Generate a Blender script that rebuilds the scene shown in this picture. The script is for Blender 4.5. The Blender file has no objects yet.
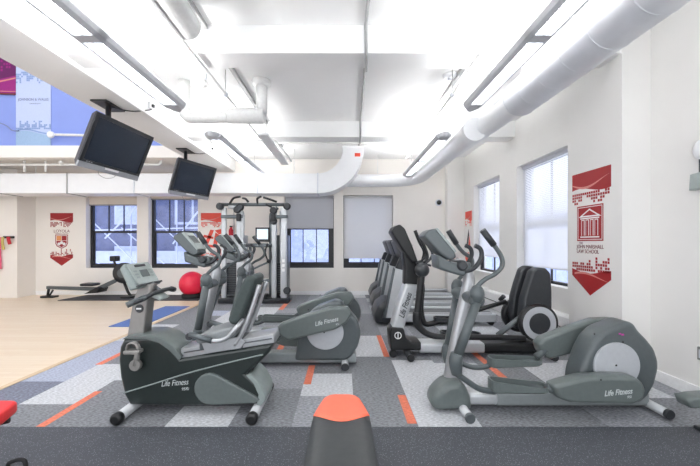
import bpy, bmesh, math, random
from mathutils import Vector, Matrix
random.seed(7)
S = bpy.context.scene
COL = S.collection
PI = math.pi
H = 1.43          # eye height
F = 336.0         # focal length in pixels of the 700 px frame
def pt(px, py, Y):
    return Vector(((px - 343.5) * Y / F, Y, H - (py - 243.0) * Y / F))
def pr(lst, Y):
    """profile in the X-Z plane at depth Y"""
    return [(pt(a, b, Y).x, pt(a, b, Y).z) for a, b in lst]

# ------------------------------------------------------------------ materials
def lin(c):
    return tuple(((v / 255) / 12.92 if v / 255 <= 0.04045 else ((v / 255 + 0.055) / 1.055) ** 2.4) for v in c)
M = {}
def mat(name, rgb, rough=0.5, metal=0.0, var=0.04, scale=30, bump=0.0, emit=0.0, ecol=None, coat=0.0):
    m = bpy.data.materials.new(name); m.use_nodes = True
    nt = m.node_tree; b = nt.nodes['Principled BSDF']
    c = lin(rgb)
    b.inputs['Roughness'].default_value = rough
    b.inputs['Metallic'].default_value = metal
    if coat: b.inputs['Coat Weight'].default_value = coat
    tc = nt.nodes.new('ShaderNodeTexCoord')
    n = nt.nodes.new('ShaderNodeTexNoise'); n.inputs['Scale'].default_value = scale; n.inputs['Detail'].default_value = 3
    nt.links.new(tc.outputs['Object'], n.inputs['Vector'])
    r = nt.nodes.new('ShaderNodeValToRGB')
    r.color_ramp.elements[0].position = .3; r.color_ramp.elements[1].position = .7
    r.color_ramp.elements[0].color = tuple(min(1, v * (1 - var)) for v in c) + (1,)
    r.color_ramp.elements[1].color = tuple(min(1, v * (1 + var)) for v in c) + (1,)
    nt.links.new(n.outputs['Fac'], r.inputs['Fac'])
    nt.links.new(r.outputs['Color'], b.inputs['Base Color'])
    if bump:
        bp = nt.nodes.new('ShaderNodeBump'); bp.inputs['Strength'].default_value = bump; bp.inputs['Distance'].default_value = .004
        nt.links.new(n.outputs['Fac'], bp.inputs['Height']); nt.links.new(bp.outputs['Normal'], b.inputs['Normal'])
    if emit:
        b.inputs['Emission Color'].default_value = lin(ecol or rgb) + (1,)
        b.inputs['Emission Strength'].default_value = emit
    M[name] = m
    return m
mat('wall_paint', (235, 233, 230), .7, var=.01, scale=3)
mat('cream_paint', (242, 237, 231), .7, var=.01, scale=3)
mat('ceiling_paint', (246, 246, 245), .75, var=.01, scale=3)
mat('white_metal', (240, 241, 243), .35, var=.015, scale=6)
mat('silver_duct', (222, 224, 229), .45, .2, var=.05, scale=5)
mat('lamp_metal', (206, 208, 212), .5)
mat('lens', (255, 255, 255), .5, emit=9.0)
mat('uplight', (255, 255, 255), .5, emit=31.0)
mat('louver', (214, 217, 224), .4, .2)
mat('grey_pipe', (168, 168, 168), .5, .2)
mat('pipe_white', (236, 236, 234), .5)
mat('skirt_white', (244, 244, 244), .45)
mat('window_dark', (38, 38, 42), .4)
mat('blind_white', (238, 239, 244), .6, var=.02)
mat('shade_grey', (222, 223, 228), .8, var=.03, scale=120)
mat('shade_white', (246, 246, 248), .8, var=.02, scale=120)
mat('shade_cream', (225, 215, 203), .8, var=.02, scale=80)
mat('shroud', (38, 45, 44), .28, var=.06, coat=.15)
mat('shroud_light', (98, 106, 105), .3, var=.05)
mat('shroud_mid', (84, 91, 93), .3, var=.05)
mat('console_grey', (136, 146, 144), .45, var=.05)
mat('console_pale', (160, 169, 167), .45, var=.05)
mat('disc_grey', (182, 185, 190), .4, .1, var=.03)
mat('post_grey', (138, 136, 133), .45, .3)
mat('silver', (176, 178, 181), .32, .6, var=.04)
mat('silver_paint', (196, 199, 202), .35, .35, var=.03)
mat('steel_dark', (98, 104, 107), .35, .5)
mat('black_plastic', (24, 25, 27), .42, var=.1)
mat('black_rubber', (26, 26, 28), .7, var=.1)
mat('charcoal', (46, 49, 53), .38, var=.08)
mat('vinyl_black', (52, 55, 57), .42, var=.1, scale=18, bump=.25)
mat('vinyl_orange', (246, 112, 84), .45, var=.03)
mat('vinyl_red', (228, 42, 44), .4, var=.04)
mat('upholstery', (58, 68, 67), .65, var=.08, scale=60, bump=.2)
mat('screen_glass', (38, 46, 58), .18, var=.02)
mat('lcd', (92, 100, 100), .25)
mat('lcd_lit', (210, 222, 235), .3, emit=.45, ecol=(215, 228, 242))
mat('tv_black', (40, 42, 46), .35)
mat('tv_silver', (168, 170, 175), .35, .4)
mat('white_ink', (238, 238, 238), .6)
mat('grey_ink', (120, 130, 165), .6)
mat('pale_ink', (196, 202, 202), .5)
mat('print_red', (160, 30, 35), .5, var=.06, scale=4)
mat('print_rose', (214, 138, 130), .5)
mat('print_darkred', (158, 32, 38), .5)
mat('print_orange', (226, 74, 56), .5, var=.06, scale=4)
mat('print_black', (40, 38, 40), .5)
mat('print_maroon', (120, 42, 50), .5)
mat('print_gold', (222, 150, 90), .5)
mat('banner_magenta', (150, 22, 120), .6, var=.08)
mat('banner_purple', (98, 12, 88), .6)
mat('banner_pale', (190, 203, 236), .6, var=.03)
mat('banner_blue', (138, 162, 208), .6)
mat('banner_mid', (156, 184, 216), .6)
mat('blue_wall', (138, 157, 224), .7, var=.03, scale=2)
mat('ball_red', (232, 36, 70), .3, var=.03)
mat('mat_blue', (84, 112, 172), .7, var=.05)
mat('mat_black', (66, 66, 70), .75, var=.08)
mat('strap_yellow', (206, 186, 110), .7)
mat('strap_red', (196, 40, 56), .7)
mat('strap_pink', (236, 110, 134), .7)
mat('sticker_red', (214, 74, 54), .5)
mat('logo_purple', (196, 60, 160), .4)
mat('facade_dark', (94, 103, 140), .8, var=.2, scale=4)
mat('facade_pale', (184, 194, 224), .8, var=.1, scale=4)
mat('stone_blue', (176, 188, 228), .8, var=.12, scale=9)
mat('stair_white', (206, 214, 240), .6)
mat('beam_grey', (142, 148, 149), .35, .2)
mat('seat_grey', (128, 132, 134), .6, var=.08, scale=60, bump=.2)
mat('belt_grey', (92, 94, 98), .6)
def translucent(name, rgb, k=.55):
    m = M[name]; nt = m.node_tree; b = nt.nodes['Principled BSDF']; out = nt.nodes['Material Output']
    tr = nt.nodes.new('ShaderNodeBsdfTranslucent'); tr.inputs[0].default_value = lin(rgb) + (1,)
    mx = nt.nodes.new('ShaderNodeMixShader'); mx.inputs[0].default_value = k
    nt.links.new(b.outputs[0], mx.inputs[1]); nt.links.new(tr.outputs[0], mx.inputs[2]); nt.links.new(mx.outputs[0], out.inputs[0])
translucent('blind_white', (245, 243, 240)); translucent('shade_white', (235, 234, 230), .35); translucent('shade_grey', (200, 198, 194), .3)
mat('wood_edge', (214, 188, 152), .5)

def glass_mat():
    m = bpy.data.materials.new('window_glass'); m.use_nodes = True; nt = m.node_tree
    nt.nodes.clear()
    o = nt.nodes.new('ShaderNodeOutputMaterial'); mx = nt.nodes.new('ShaderNodeMixShader')
    t = nt.nodes.new('ShaderNodeBsdfTransparent'); g = nt.nodes.new('ShaderNodeBsdfGlossy')
    t.inputs['Color'].default_value = (.93, .95, 1, 1); g.inputs['Roughness'].default_value = .03
    mx.inputs[0].default_value = .05
    nt.links.new(t.outputs[0], mx.inputs[1]); nt.links.new(g.outputs[0], mx.inputs[2])
    nt.links.new(mx.outputs[0], o.inputs[0]); M['glass'] = m
glass_mat()

def wood_mat():
    m = bpy.data.materials.new('maple_floor'); m.use_nodes = True; nt = m.node_tree; b = nt.nodes['Principled BSDF']
    tc = nt.nodes.new('ShaderNodeTexCoord')
    br = nt.nodes.new('ShaderNodeTexBrick')
    br.inputs['Scale'].default_value = 1.0; br.inputs['Brick Width'].default_value = 1.1; br.inputs['Row Height'].default_value = .06
    br.inputs['Mortar Size'].default_value = .0012; br.inputs['Bias'].default_value = 0
    br.inputs['Color1'].default_value = lin((236, 219, 196)) + (1,); br.inputs['Color2'].default_value = lin((230, 210, 184)) + (1,)
    br.inputs['Mortar'].default_value = lin((206, 182, 152)) + (1,)
    nt.links.new(tc.outputs['Object'], br.inputs['Vector'])
    mp = nt.nodes.new('ShaderNodeMapping'); mp.inputs['Scale'].default_value = (2, 40, 1)
    n = nt.nodes.new('ShaderNodeTexNoise'); n.inputs['Scale'].default_value = 2; n.inputs['Detail'].default_value = 4
    nt.links.new(tc.outputs['Object'], mp.inputs[0]); nt.links.new(mp.outputs[0], n.inputs['Vector'])
    mix = nt.nodes.new('ShaderNodeMixRGB'); mix.blend_type = 'MULTIPLY'; mix.inputs[0].default_value = .22
    nt.links.new(br.outputs['Color'], mix.inputs[1]); nt.links.new(n.outputs['Color'], mix.inputs[2])
    nt.links.new(br.outputs['Color'], b.inputs['Base Color'])
    b.inputs['Roughness'].default_value = .32
    M['maple'] = m
wood_mat()

def carpet_mat(name, rgb, dark=.62):
    m = bpy.data.materials.new(name); m.use_nodes = True; nt = m.node_tree; b = nt.nodes['Principled BSDF']
    tc = nt.nodes.new('ShaderNodeTexCoord')
    w = nt.nodes.new('ShaderNodeTexNoise'); w.inputs['Scale'].default_value = 75; w.inputs['Detail'].default_value = 2
    mp = nt.nodes.new('ShaderNodeMapping'); mp.inputs['Scale'].default_value = (.45, 1.5, 1)
    nt.links.new(tc.outputs['Object'], mp.inputs[0]); nt.links.new(mp.outputs[0], w.inputs['Vector'])
    r = nt.nodes.new('ShaderNodeValToRGB'); c = lin(rgb)
    r.color_ramp.elements[0].position = .38; r.color_ramp.elements[1].position = .64
    r.color_ramp.elements[0].color = tuple(v * dark for v in c) + (1,)
    r.color_ramp.elements[1].color = tuple(min(1, v * 1.22) for v in c) + (1,)
    nt.links.new(w.outputs['Fac'], r.inputs[0]); nt.links.new(r.outputs[0], b.inputs['Base Color'])
    b.inputs['Roughness'].default_value = .95
    bp = nt.nodes.new('ShaderNodeBump'); bp.inputs['Strength'].default_value = .4; bp.inputs['Distance'].default_value = .004
    nt.links.new(w.outputs['Fac'], bp.inputs['Height']); nt.links.new(bp.outputs[0], b.inputs['Normal'])
    M[name] = m
carpet_mat('carpet_dark', (132, 134, 139)); carpet_mat('carpet_mid', (152, 154, 160))
carpet_mat('carpet_light', (196, 198, 202), .75); carpet_mat('carpet_blue', (168, 174, 192), .75)
carpet_mat('carpet_bluedark', (122, 126, 142)); carpet_mat('carpet_orange', (216, 120, 94), .85)

def speckle_mat():
    m = bpy.data.materials.new('speckled_rubber'); m.use_nodes = True; nt = m.node_tree; b = nt.nodes['Principled BSDF']
    tc = nt.nodes.new('ShaderNodeTexCoord')
    v = nt.nodes.new('ShaderNodeTexVoronoi'); v.inputs['Scale'].default_value = 150
    nt.links.new(tc.outputs['Object'], v.inputs['Vector'])
    cr = nt.nodes.new('ShaderNodeSeparateColor'); nt.links.new(v.outputs['Color'], cr.inputs[0])
    gt = nt.nodes.new('ShaderNodeMath'); gt.operation = 'GREATER_THAN'; gt.inputs[1].default_value = .80
    lt = nt.nodes.new('ShaderNodeMath'); lt.operation = 'LESS_THAN'; lt.inputs[1].default_value = .36
    ml = nt.nodes.new('ShaderNodeMath'); ml.operation = 'MULTIPLY'
    nt.links.new(cr.outputs[0], gt.inputs[0]); nt.links.new(v.outputs['Distance'], lt.inputs[0])
    nt.links.new(gt.outputs[0], ml.inputs[0]); nt.links.new(lt.outputs[0], ml.inputs[1])
    n = nt.nodes.new('ShaderNodeTexNoise'); n.inputs['Scale'].default_value = 140
    nt.links.new(tc.outputs['Object'], n.inputs['Vector'])
    r = nt.nodes.new('ShaderNodeValToRGB')
    r.color_ramp.elements[0].color = lin((52, 55, 61)) + (1,); r.color_ramp.elements[1].color = lin((80, 83, 90)) + (1,)
    nt.links.new(n.outputs['Fac'], r.inputs[0])
    mx = nt.nodes.new('ShaderNodeMixRGB'); mx.inputs[2].default_value = lin((140, 143, 150)) + (1,)
    nt.links.new(ml.outputs[0], mx.inputs[0]); nt.links.new(r.outputs[0], mx.inputs[1])
    nt.links.new(mx.outputs[0], b.inputs['Base Color']); b.inputs['Roughness'].default_value = .6
    M['speckle'] = m
speckle_mat()

# ------------------------------------------------------------------ mesh builder
def smooth_path(pts, n=5):
    if n <= 1 or len(pts) < 3: return [Vector(p) for p in pts]
    P = [Vector(p) for p in pts]; out = []
    for i in range(len(P) - 1):
        p0 = P[max(i - 1, 0)]; p1 = P[i]; p2 = P[i + 1]; p3 = P[min(i + 2, len(P) - 1)]
        for k in range(n):
            t = k / n
            out.append(.5 * ((2 * p1) + (p2 - p0) * t + (2 * p0 - 5 * p1 + 4 * p2 - p3) * t * t + (3 * p1 - p0 - 3 * p2 + p3) * t ** 3))
    out.append(P[-1]); return out
def round_poly(poly, r, n=3):
    """round the corners of a 2-D polygon"""
    out = []; L = len(poly)
    for i in range(L):
        a = Vector(poly[i - 1]); b = Vector(poly[i]); c = Vector(poly[(i + 1) % L])
        d1 = (a - b); d2 = (c - b); l1 = min(r, d1.length * .45); l2 = min(r, d2.length * .45)
        s = b + d1.normalized() * l1; e = b + d2.normalized() * l2
        for k in range(n + 1):
            t = k / n
            out.append(tuple((1 - t) ** 2 * s + 2 * t * (1 - t) * b + t * t * e))
    return out
def area2(p): return sum(p[i - 1][0] * p[i][1] - p[i][0] * p[i - 1][1] for i in range(len(p)))
def offset_poly(poly, d):
    """inset a CCW polygon by d"""
    out = []; L = len(poly)
    for i in range(L):
        a = Vector(poly[i - 1]); b = Vector(poly[i]); c = Vector(poly[(i + 1) % L])
        e1 = (b - a).normalized() if (b - a).length > 1e-9 else Vector((0, 0))
        e2 = (c - b).normalized() if (c - b).length > 1e-9 else e1
        n1 = Vector((-e1.y, e1.x)); n2 = Vector((-e2.y, e2.x)); n = n1 + n2
        if n.length < 1e-6: n = n1
        n.normalize(); k = d / max(.6, n.dot(n1))
        out.append(tuple(b + n * k))
    return out
class MB:
    def __init__(s): s.bm = bmesh.new(); s.mats = []; s.mi = 0
    def use(s, m):
        if m not in s.mats: s.mats.append(m)
        s.mi = s.mats.index(m); return s
    def face(s, vs, smooth=False):
        try: f = s.bm.faces.new(vs)
        except ValueError: return None
        f.material_index = s.mi; f.smooth = smooth; return f
    def poly(s, pts): return s.face([s.bm.verts.new(p) for p in pts])
    def box(s, x0, x1, y0, y1, z0, z1):
        v = [s.bm.verts.new((x, y, z)) for z in (z0, z1) for y in (y0, y1) for x in (x0, x1)]
        for q in ((0, 2, 3, 1), (4, 5, 7, 6), (0, 1, 5, 4), (2, 6, 7, 3), (0, 4, 6, 2), (1, 3, 7, 5)): s.face([v[i] for i in q])
        return s
    def loft(s, rings, caps=True, smooth=True, closed=True):
        R = [[s.bm.verts.new(p) for p in r] for r in rings]; n = len(R[0])
        for a, b in zip(R, R[1:]):
            for i in range(n if closed else n - 1):
                j = (i + 1) % n; s.face([a[i], a[j], b[j], b[i]], smooth)
        if caps: s.face(R[0][::-1]); s.face(R[-1])
        return s
    def prism(s, poly, a0, a1, axis='y', bevel=0.0, steps=3, rnd=0.0, smooth=True):
        """2-D polygon extruded along an axis; rounded long edges"""
        if area2(poly) < 0: poly = poly[::-1]
        def mk(p, a):
            if axis == 'y': return (p[0], a, p[1])
            if axis == 'x': return (a, p[0], p[1])
            return (p[0], p[1], a)
        secs = []
        if bevel:
            for k in range(steps + 1):
                t = k / steps * PI / 2
                secs.append((bevel * (1 - math.sin(t)), a0 + bevel * (1 - math.cos(t))))
            for k in range(steps, -1, -1):
                t = k / steps * PI / 2
                secs.append((bevel * (1 - math.sin(t)), a1 - bevel * (1 - math.cos(t))))
        else: secs = [(0, a0), (0, a1)]
        def sec(d):
            q = offset_poly(poly, d) if d else poly
            return round_poly(q, max(.004, rnd - d * .5)) if rnd else q
        s.loft([[mk(p, a) for p in sec(d)] for d, a in secs], smooth=bool(bevel) and smooth)
        return s
    def rbox(s, x0, x1, y0, y1, z0, z1, b=.01, axis='y'):
        if axis == 'y': return s.prism([(x0, z0), (x1, z0), (x1, z1), (x0, z1)], y0, y1, 'y', b, rnd=b * 1.5)
        if axis == 'x': return s.prism([(y0, z0), (y1, z0), (y1, z1), (y0, z1)], x0, x1, 'x', b, rnd=b * 1.5)
        return s.prism([(x0, y0), (x1, y0), (x1, y1), (x0, y1)], z0, z1, 'z', b, rnd=b * 1.5)
    def tube(s, pts, r, n=12, sm=5, flat=None):
        """swept tube, r a number or a list per point; flat=(w,h) gives an elliptical section"""
        if isinstance(r, (int, float)): rr = [r] * len(pts)
        else: rr = list(r)
        P = smooth_path(pts, sm)
        R = smooth_path([(x, 0, 0) for x in rr], sm) if len(rr) > 2 else None
        if R: R = [v.x for v in R]
        else: R = [rr[0] + (rr[-1] - rr[0]) * i / max(1, len(P) - 1) for i in range(len(P))]
        t0 = (P[1] - P[0]).normalized()
        u = t0.orthogonal().normalized() if abs(t0.y) > .95 else (Vector((0, 1, 0)) - t0 * t0.y).normalized()
        rings = []
        for i, p in enumerate(P):
            t = (P[min(i + 1, len(P) - 1)] - P[max(i - 1, 0)]).normalized()
            u = (u - t * u.dot(t)).normalized(); w = t.cross(u)
            fu, fw = flat if flat else (1, 1)
            rings.append([p + (u * math.cos(a) * fu + w * math.sin(a) * fw) * R[i] for a in (2 * PI * k / n for k in range(n))])
        s.loft(rings); return s
    def ball(s, c, r, n=14, sc=(1, 1, 1)):
        c = Vector(c); rings = []
        for i in range(1, n):
            th = PI * i / n
            rings.append([(c.x + sc[0] * r * math.sin(th) * math.cos(2 * PI * k / (2 * n)), c.y + sc[1] * r * math.sin(th) * math.sin(2 * PI * k / (2 * n)), c.z + sc[2] * r * -math.cos(th)) for k in range(2 * n)])
        R = [[s.bm.verts.new(p) for p in q] for q in rings]; m = 2 * n
        for a, b in zip(R, R[1:]):
            for i in range(m): s.face([a[i], a[(i + 1) % m], b[(i + 1) % m], b[i]], True)
        lo = s.bm.verts.new((c.x, c.y, c.z - r * sc[2])); hi = s.bm.verts.new((c.x, c.y, c.z + r * sc[2]))
        for i in range(m):
            s.face([R[0][(i + 1) % m], R[0][i], lo], True); s.face([R[-1][i], R[-1][(i + 1) % m], hi], True)
        return s
    def lathe(s, c, prof, axis='y', n=32, smooth=True):
        """prof: list of (radius, along)"""
        c = Vector(c)
        def mk(r, a, t):
            if axis == 'y': return (c.x + r * math.cos(t), c.y + a, c.z + r * math.sin(t))
            if axis == 'x': return (c.x + a, c.y + r * math.cos(t), c.z + r * math.sin(t))
            return (c.x + r * math.cos(t), c.y + r * math.sin(t), c.z + a)
        s.loft([[mk(max(r, 1e-4), a, 2 * PI * k / n) for k in range(n)] for r, a in prof], smooth=smooth); return s
    def disc(s, c, r, t, axis='y', n=32, b=.004):
        return s.lathe(c, [(r - b, -t / 2), (r, -t / 2 + b), (r, t / 2 - b), (r - b, t / 2)], axis, n, False)
    def build(s, name, m=None, parent=None, loc=None):
        if m:
            if s.mats and len(s.mats) > 0 and isinstance(m, str) and m not in s.mats: pass
            if not s.mats: s.mats = [m]
        bmesh.ops.recalc_face_normals(s.bm, faces=s.bm.faces)
        root = parent
        while root is not None and root.parent is not None: root = root.parent
        if root is not None:
            off = ORG.get(root.name, Vector((0, 0, 0)))
        else:
            if loc is None:
                xs = [v.co for v in s.bm.verts]
                loc = Vector(((min(v.x for v in xs) + max(v.x for v in xs)) / 2, (min(v.y for v in xs) + max(v.y for v in xs)) / 2, min(v.z for v in xs)))
            off = Vector(loc)
        bmesh.ops.translate(s.bm, verts=s.bm.verts, vec=-off)
        me = bpy.data.meshes.new(name); s.bm.to_mesh(me); s.bm.free()
        for k in s.mats: me.materials.append(M[k])
        o = bpy.data.objects.new(name, me); COL.objects.link(o)
        if root is not None: o.parent = parent
        else: o.location = off; ORG[o.name] = off.copy()
        return o
ORG = {}
def thing(name, label, cat, loc, group=None):
    o = bpy.data.objects.new(name, None); COL.objects.link(o)
    o.empty_display_size = .1; o.location = loc; ORG[o.name] = Vector(loc)
    return tag(o, label, cat, group)
def tag(o, label, cat, group=None, kind=None):
    o['label'] = label; o['category'] = cat
    if group: o['group'] = group
    if kind: o['kind'] = kind
    return o
def struct(o): o['kind'] = 'structure'; return o
def copy_tree(o, parent=None):
    c = o.copy(); COL.objects.link(c)
    if parent is not None: c.parent = parent
    for ch in list(o.children): copy_tree(ch, c)
    return c
def text(body, name, m, parent, origin, right, up, size, shear=0.0, align='CENTER', spacing=1.0, scale_x=1.0, bold=0.0):
    cu = bpy.data.curves.new(name, 'FONT'); cu.body = body; cu.size = size; cu.shear = shear
    cu.align_x = align; cu.align_y = 'CENTER'; cu.extrude = .0008; cu.space_character = spacing; cu.offset = bold
    to = bpy.data.objects.new(name, cu)
    me = bpy.data.meshes.new_from_object(to)
    bpy.data.objects.remove(to); bpy.data.curves.remove(cu)
    right = Vector(right).normalized(); up = Vector(up); up = (up - right * up.dot(right)).normalized(); nn = right.cross(up)
    root = parent
    while root.parent is not None: root = root.parent
    o0 = Vector(origin) - ORG[root.name]
    for v in me.vertices: v.co = o0 + right * v.co.x * scale_x + up * v.co.y + nn * (v.co.z + .0009)
    me.materials.clear(); me.materials.append(M[m])
    o = bpy.data.objects.new(name, me); COL.objects.link(o); o.parent = parent
    return o
def bx(name, m, *a, parent=None): return MB().box(*a).build(name, m, parent)

# ------------------------------------------------------------------ room shell
BY, RX = 9.3, 3.27       # back wall, right wall
CZ = 3.75                # ceiling
def wall_grid(name, m, axis, c0, c1, lo, hi, z0, z1, holes):
    """wall slab from c0 to c1 along its normal with rectangular openings (a0,a1,z0,z1)"""
    A = sorted({lo, hi} | {h[0] for h in holes} | {h[1] for h in holes}); Z = sorted({z0, z1} | {h[2] for h in holes} | {h[3] for h in holes})
    b = MB()
    def inside(a, z): return any(h[0] < a < h[1] and h[2] < z < h[3] for h in holes)
    solid = {(i, j): not inside((A[i] + A[i + 1]) / 2, (Z[j] + Z[j + 1]) / 2) for i in range(len(A) - 1) for j in range(len(Z) - 1)}
    def P(a, c, z): return (a, c, z) if axis == 'y' else (c, a, z)
    for (i, j), ok in solid.items():
        if not ok: continue
        a0, a1, q0, q1 = A[i], A[i + 1], Z[j], Z[j + 1]
        for c in (c0, c1): b.poly([P(a0, c, q0), P(a1, c, q0), P(a1, c, q1), P(a0, c, q1)])
        for di, dj, e in ((-1, 0, 'a0'), (1, 0, 'a1'), (0, -1, 'q0'), (0, 1, 'q1')):
            if solid.get((i + di, j + dj), False): continue
            if e in ('a0', 'a1'):
                a = a0 if e == 'a0' else a1; b.poly([P(a, c0, q0), P(a, c1, q0), P(a, c1, q1), P(a, c0, q1)])
            else:
                q = q0 if e == 'q0' else q1; b.poly([P(a0, c0, q), P(a0, c1, q), P(a1, c1, q), P(a1, c0, q)])
    bmesh.ops.remove_doubles(b.bm, verts=b.bm.verts, dist=1e-5)
    return struct(b.build(name, m))
WZ0, WZ1 = .73, 2.76
back_win = [(-7.13, -5.72), (-5.40, -4.03), (-1.64, -.27), (0.0, 1.37)]
right_win = [(4.90, 6.34), (7.05, 8.44)]
wall_grid('wall_back', 'cream_paint', 'y', BY, BY + .32, -9.4, RX + .3, 0, CZ, [(a, b, WZ0, WZ1) for a, b in back_win])
wall_grid('wall_right', 'wall_paint', 'x', RX, RX + .32, -1.5, BY, 0, CZ, [(a, b, .76, 2.86) for a, b in right_win])
struct(bx('wall_left', 'cream_paint', -9.7, -9.4, -1.5, 9.62, 0, 6.3))
struct(bx('wall_left_pier', 'cream_paint', -9.4, -8.52, 8.77, 9.299, 0, 3.36))
struct(bx('wall_right_pier', 'wall_paint', 2.81, RX + .0, 9.08, 9.299, 0, CZ))
struct(bx('wall_right_column', 'wall_paint', 2.96, RX - .001, 3.57, 4.41, 0, CZ))
struct(bx('ceiling', 'ceiling_paint', -3.3, RX + .3, -1.5, BY + .3, CZ, CZ + .2))
struct(bx('ceiling_atrium', 'ceiling_paint', -9.7, -3.3, -1.5, BY + .3, 6.3, 6.5))
struct(bx('wall_atrium_side', 'ceiling_paint', -3.5, -3.3, -1.5, BY, CZ, 6.3))
struct(bx('ceiling_beam', 'ceiling_paint', -3.65, -3.0, -1.5, BY, 3.4, CZ - .001))
struct(bx('ceiling_beam', 'ceiling_paint', -2.99, 2.959, 3.575, 3.88, 3.45, CZ - .001))
struct(bx('ceiling_beam', 'ceiling_paint', -2.99, RX - .001, 6.40, 6.72, 3.45, CZ - .001))
struct(bx('ceiling_gallery', 'cream_paint', -9.4, -3.66, 7.62, BY - .001, 3.37, 3.64))
struct(bx('wall_atrium_back', 'blue_wall', -9.4, -3.66, 7.72, 7.9, 3.64, 6.3))
# floors
struct(bx('floor', 'maple', -9.4, -3.40, 2.60, BY, -.2, 0))
struct(bx('floor_wood_near', 'maple', -9.4, -3.40, 1.8, 2.60, -.2, 0))
struct(bx('trim_floor_edge', 'wood_edge', -3.40, -3.335, 2.60, BY, -.2, .006))
struct(bx('floor_slab', 'carpet_dark', -3.335, RX, 2.6, BY, -.2, -.008))
b = MB()
b.prism([(2.60, -.2), (2.60, .008), (-1.5, .008), (-1.5, -.2)], -9.4, RX, 'x')
struct(b.build('floor_rubber', 'speckle'))
# carpet tiles
lines = [-3.335] + [.09 + .495 * k for k in range(-6, 7)] + [RX]
accents = [(-2.395, -2.325, 2.6, 3.24), (-2.92, -2.84, 3.95, 4.4), (-.405, -.33, 3.40, 3.93), (.508, .582, 2.66, 3.16), (.508, .580, 4.22, 5.2),
           (1.66, 1.74, 3.55, 4.45), (-.90, -.82, 4.25, 4.75), (-1.40, -1.30, 7.2, 8.4), (-.02, .06, 6.6, 7.4), (2.2, 2.28, 3.3, 3.5), (-1.89, -1.82, 5.1, 5.9)]
fixed = {   # column -> list of (y0,y1,material)
    0: [(2.6, 3.47, 'carpet_bluedark'), (3.47, 4.9, 'carpet_blue'), (4.9, 5.9, 'carpet_light'), (5.9, 6.9, 'carpet_dark')],
    1: [(2.6, 2.98, 'carpet_dark'), (2.98, 3.97, 'carpet_light'), (3.97, 4.4, 'carpet_dark'), (4.4, 5.3, 'carpet_blue'), (5.3, 6.6, 'carpet_dark')],
    2: [(2.6, 3.5, 'carpet_dark'), (3.5, 4.2, 'carpet_light'), (4.2, 5.2, 'carpet_blue'), (5.2, 6.2, 'carpet_light')],
    3: [(2.6, 3.2, 'carpet_dark'), (3.2, 4.4, 'carpet_mid'), (4.4, 5.5, 'carpet_dark')],
    4: [(2.6, 2.95, 'carpet_light'), (2.95, 3.9, 'carpet_dark')], 5: [(2.6, 3.3, 'carpet_dark'), (3.3, 4.3, 'carpet_mid'), (4.3, 5.2, 'carpet_dark')],
    6: [(2.6, 3.14, 'carpet_mid'), (3.14, 3.68, 'carpet_light'), (3.68, 4.7, 'carpet_dark'), (4.7, 5.7, 'carpet_mid')],
    7: [(2.6, 3.7, 'carpet_dark'), (3.7, 4.23, 'carpet_dark'), (4.23, 5.18, 'carpet_light'), (5.18, 6.8, 'carpet_dark')],
    8: [(2.6, 2.9, 'carpet_light'), (2.9, 4.1, 'carpet_light'), (4.1, 5.2, 'carpet_dark')], 9: [(2.6, 3.0, 'carpet_dark'), (3.0, 4.0, 'carpet_light'), (4, 5, 'carpet_mid')],
    10: [(2.6, 3.4, 'carpet_dark'), (3.4, 4.4, 'carpet_dark'), (4.4, 5.4, 'carpet_mid')], 11: [(2.6, 3.0, 'carpet_mid'), (3.0, 4.0, 'carpet_light')],
    12: [(2.6, 3.1, 'carpet_dark'), (3.1, 4.1, 'carpet_light')], 13: [(2.6, 3.6, 'carpet_mid')]}
b = MB()
for i in range(len(lines) - 1):
    y = 2.6; segs = list(fixed.get(i, []))
    if segs: y = segs[-1][1]
    while y < BY - .01:
        y1 = min(BY, y + random.choice((.495, .99, .99))); segs.append((y, y1, random.choice(('carpet_dark', 'carpet_dark', 'carpet_mid', 'carpet_light', 'carpet_mid')))); y = y1
    for (a, c, m) in segs:
        if i <= 2 and m == 'carpet_mid': m = 'carpet_blue'
        b.use(m).poly([(lines[i], a, 0), (lines[i + 1], a, 0), (lines[i + 1], c, 0), (lines[i], c, 0)])
for (x0, x1, y0, y1) in accents:
    b.use('carpet_orange').box(x0, x1, y0, y1, -.004, .0012)
struct(b.build('floor_carpet', None, None, (0, 0, 0)))
# skirting
struct(MB().box(-8.52, 2.81, 9.28, BY, 0, .10).box(2.79, 2.81, 9.08, 9.3, 0, .1).build('baseboard_back', 'skirt_white'))
struct(MB().box(RX - .02, RX, -1.5, 3.57, 0, .11).box(RX - .02, RX, 4.41, BY, 0, .11).box(2.94, 2.96, 3.55, 4.43, 0, .11).box(2.94, RX, 3.55, 3.57, 0, .11).build('baseboard_right', 'skirt_white'))
struct(MB().box(-9.4, -8.5, 8.75, 8.77, 0, .09).box(-8.52, -8.50, 8.77, BY, 0, .09).build('baseboard_left', 'cream_paint'))

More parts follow.
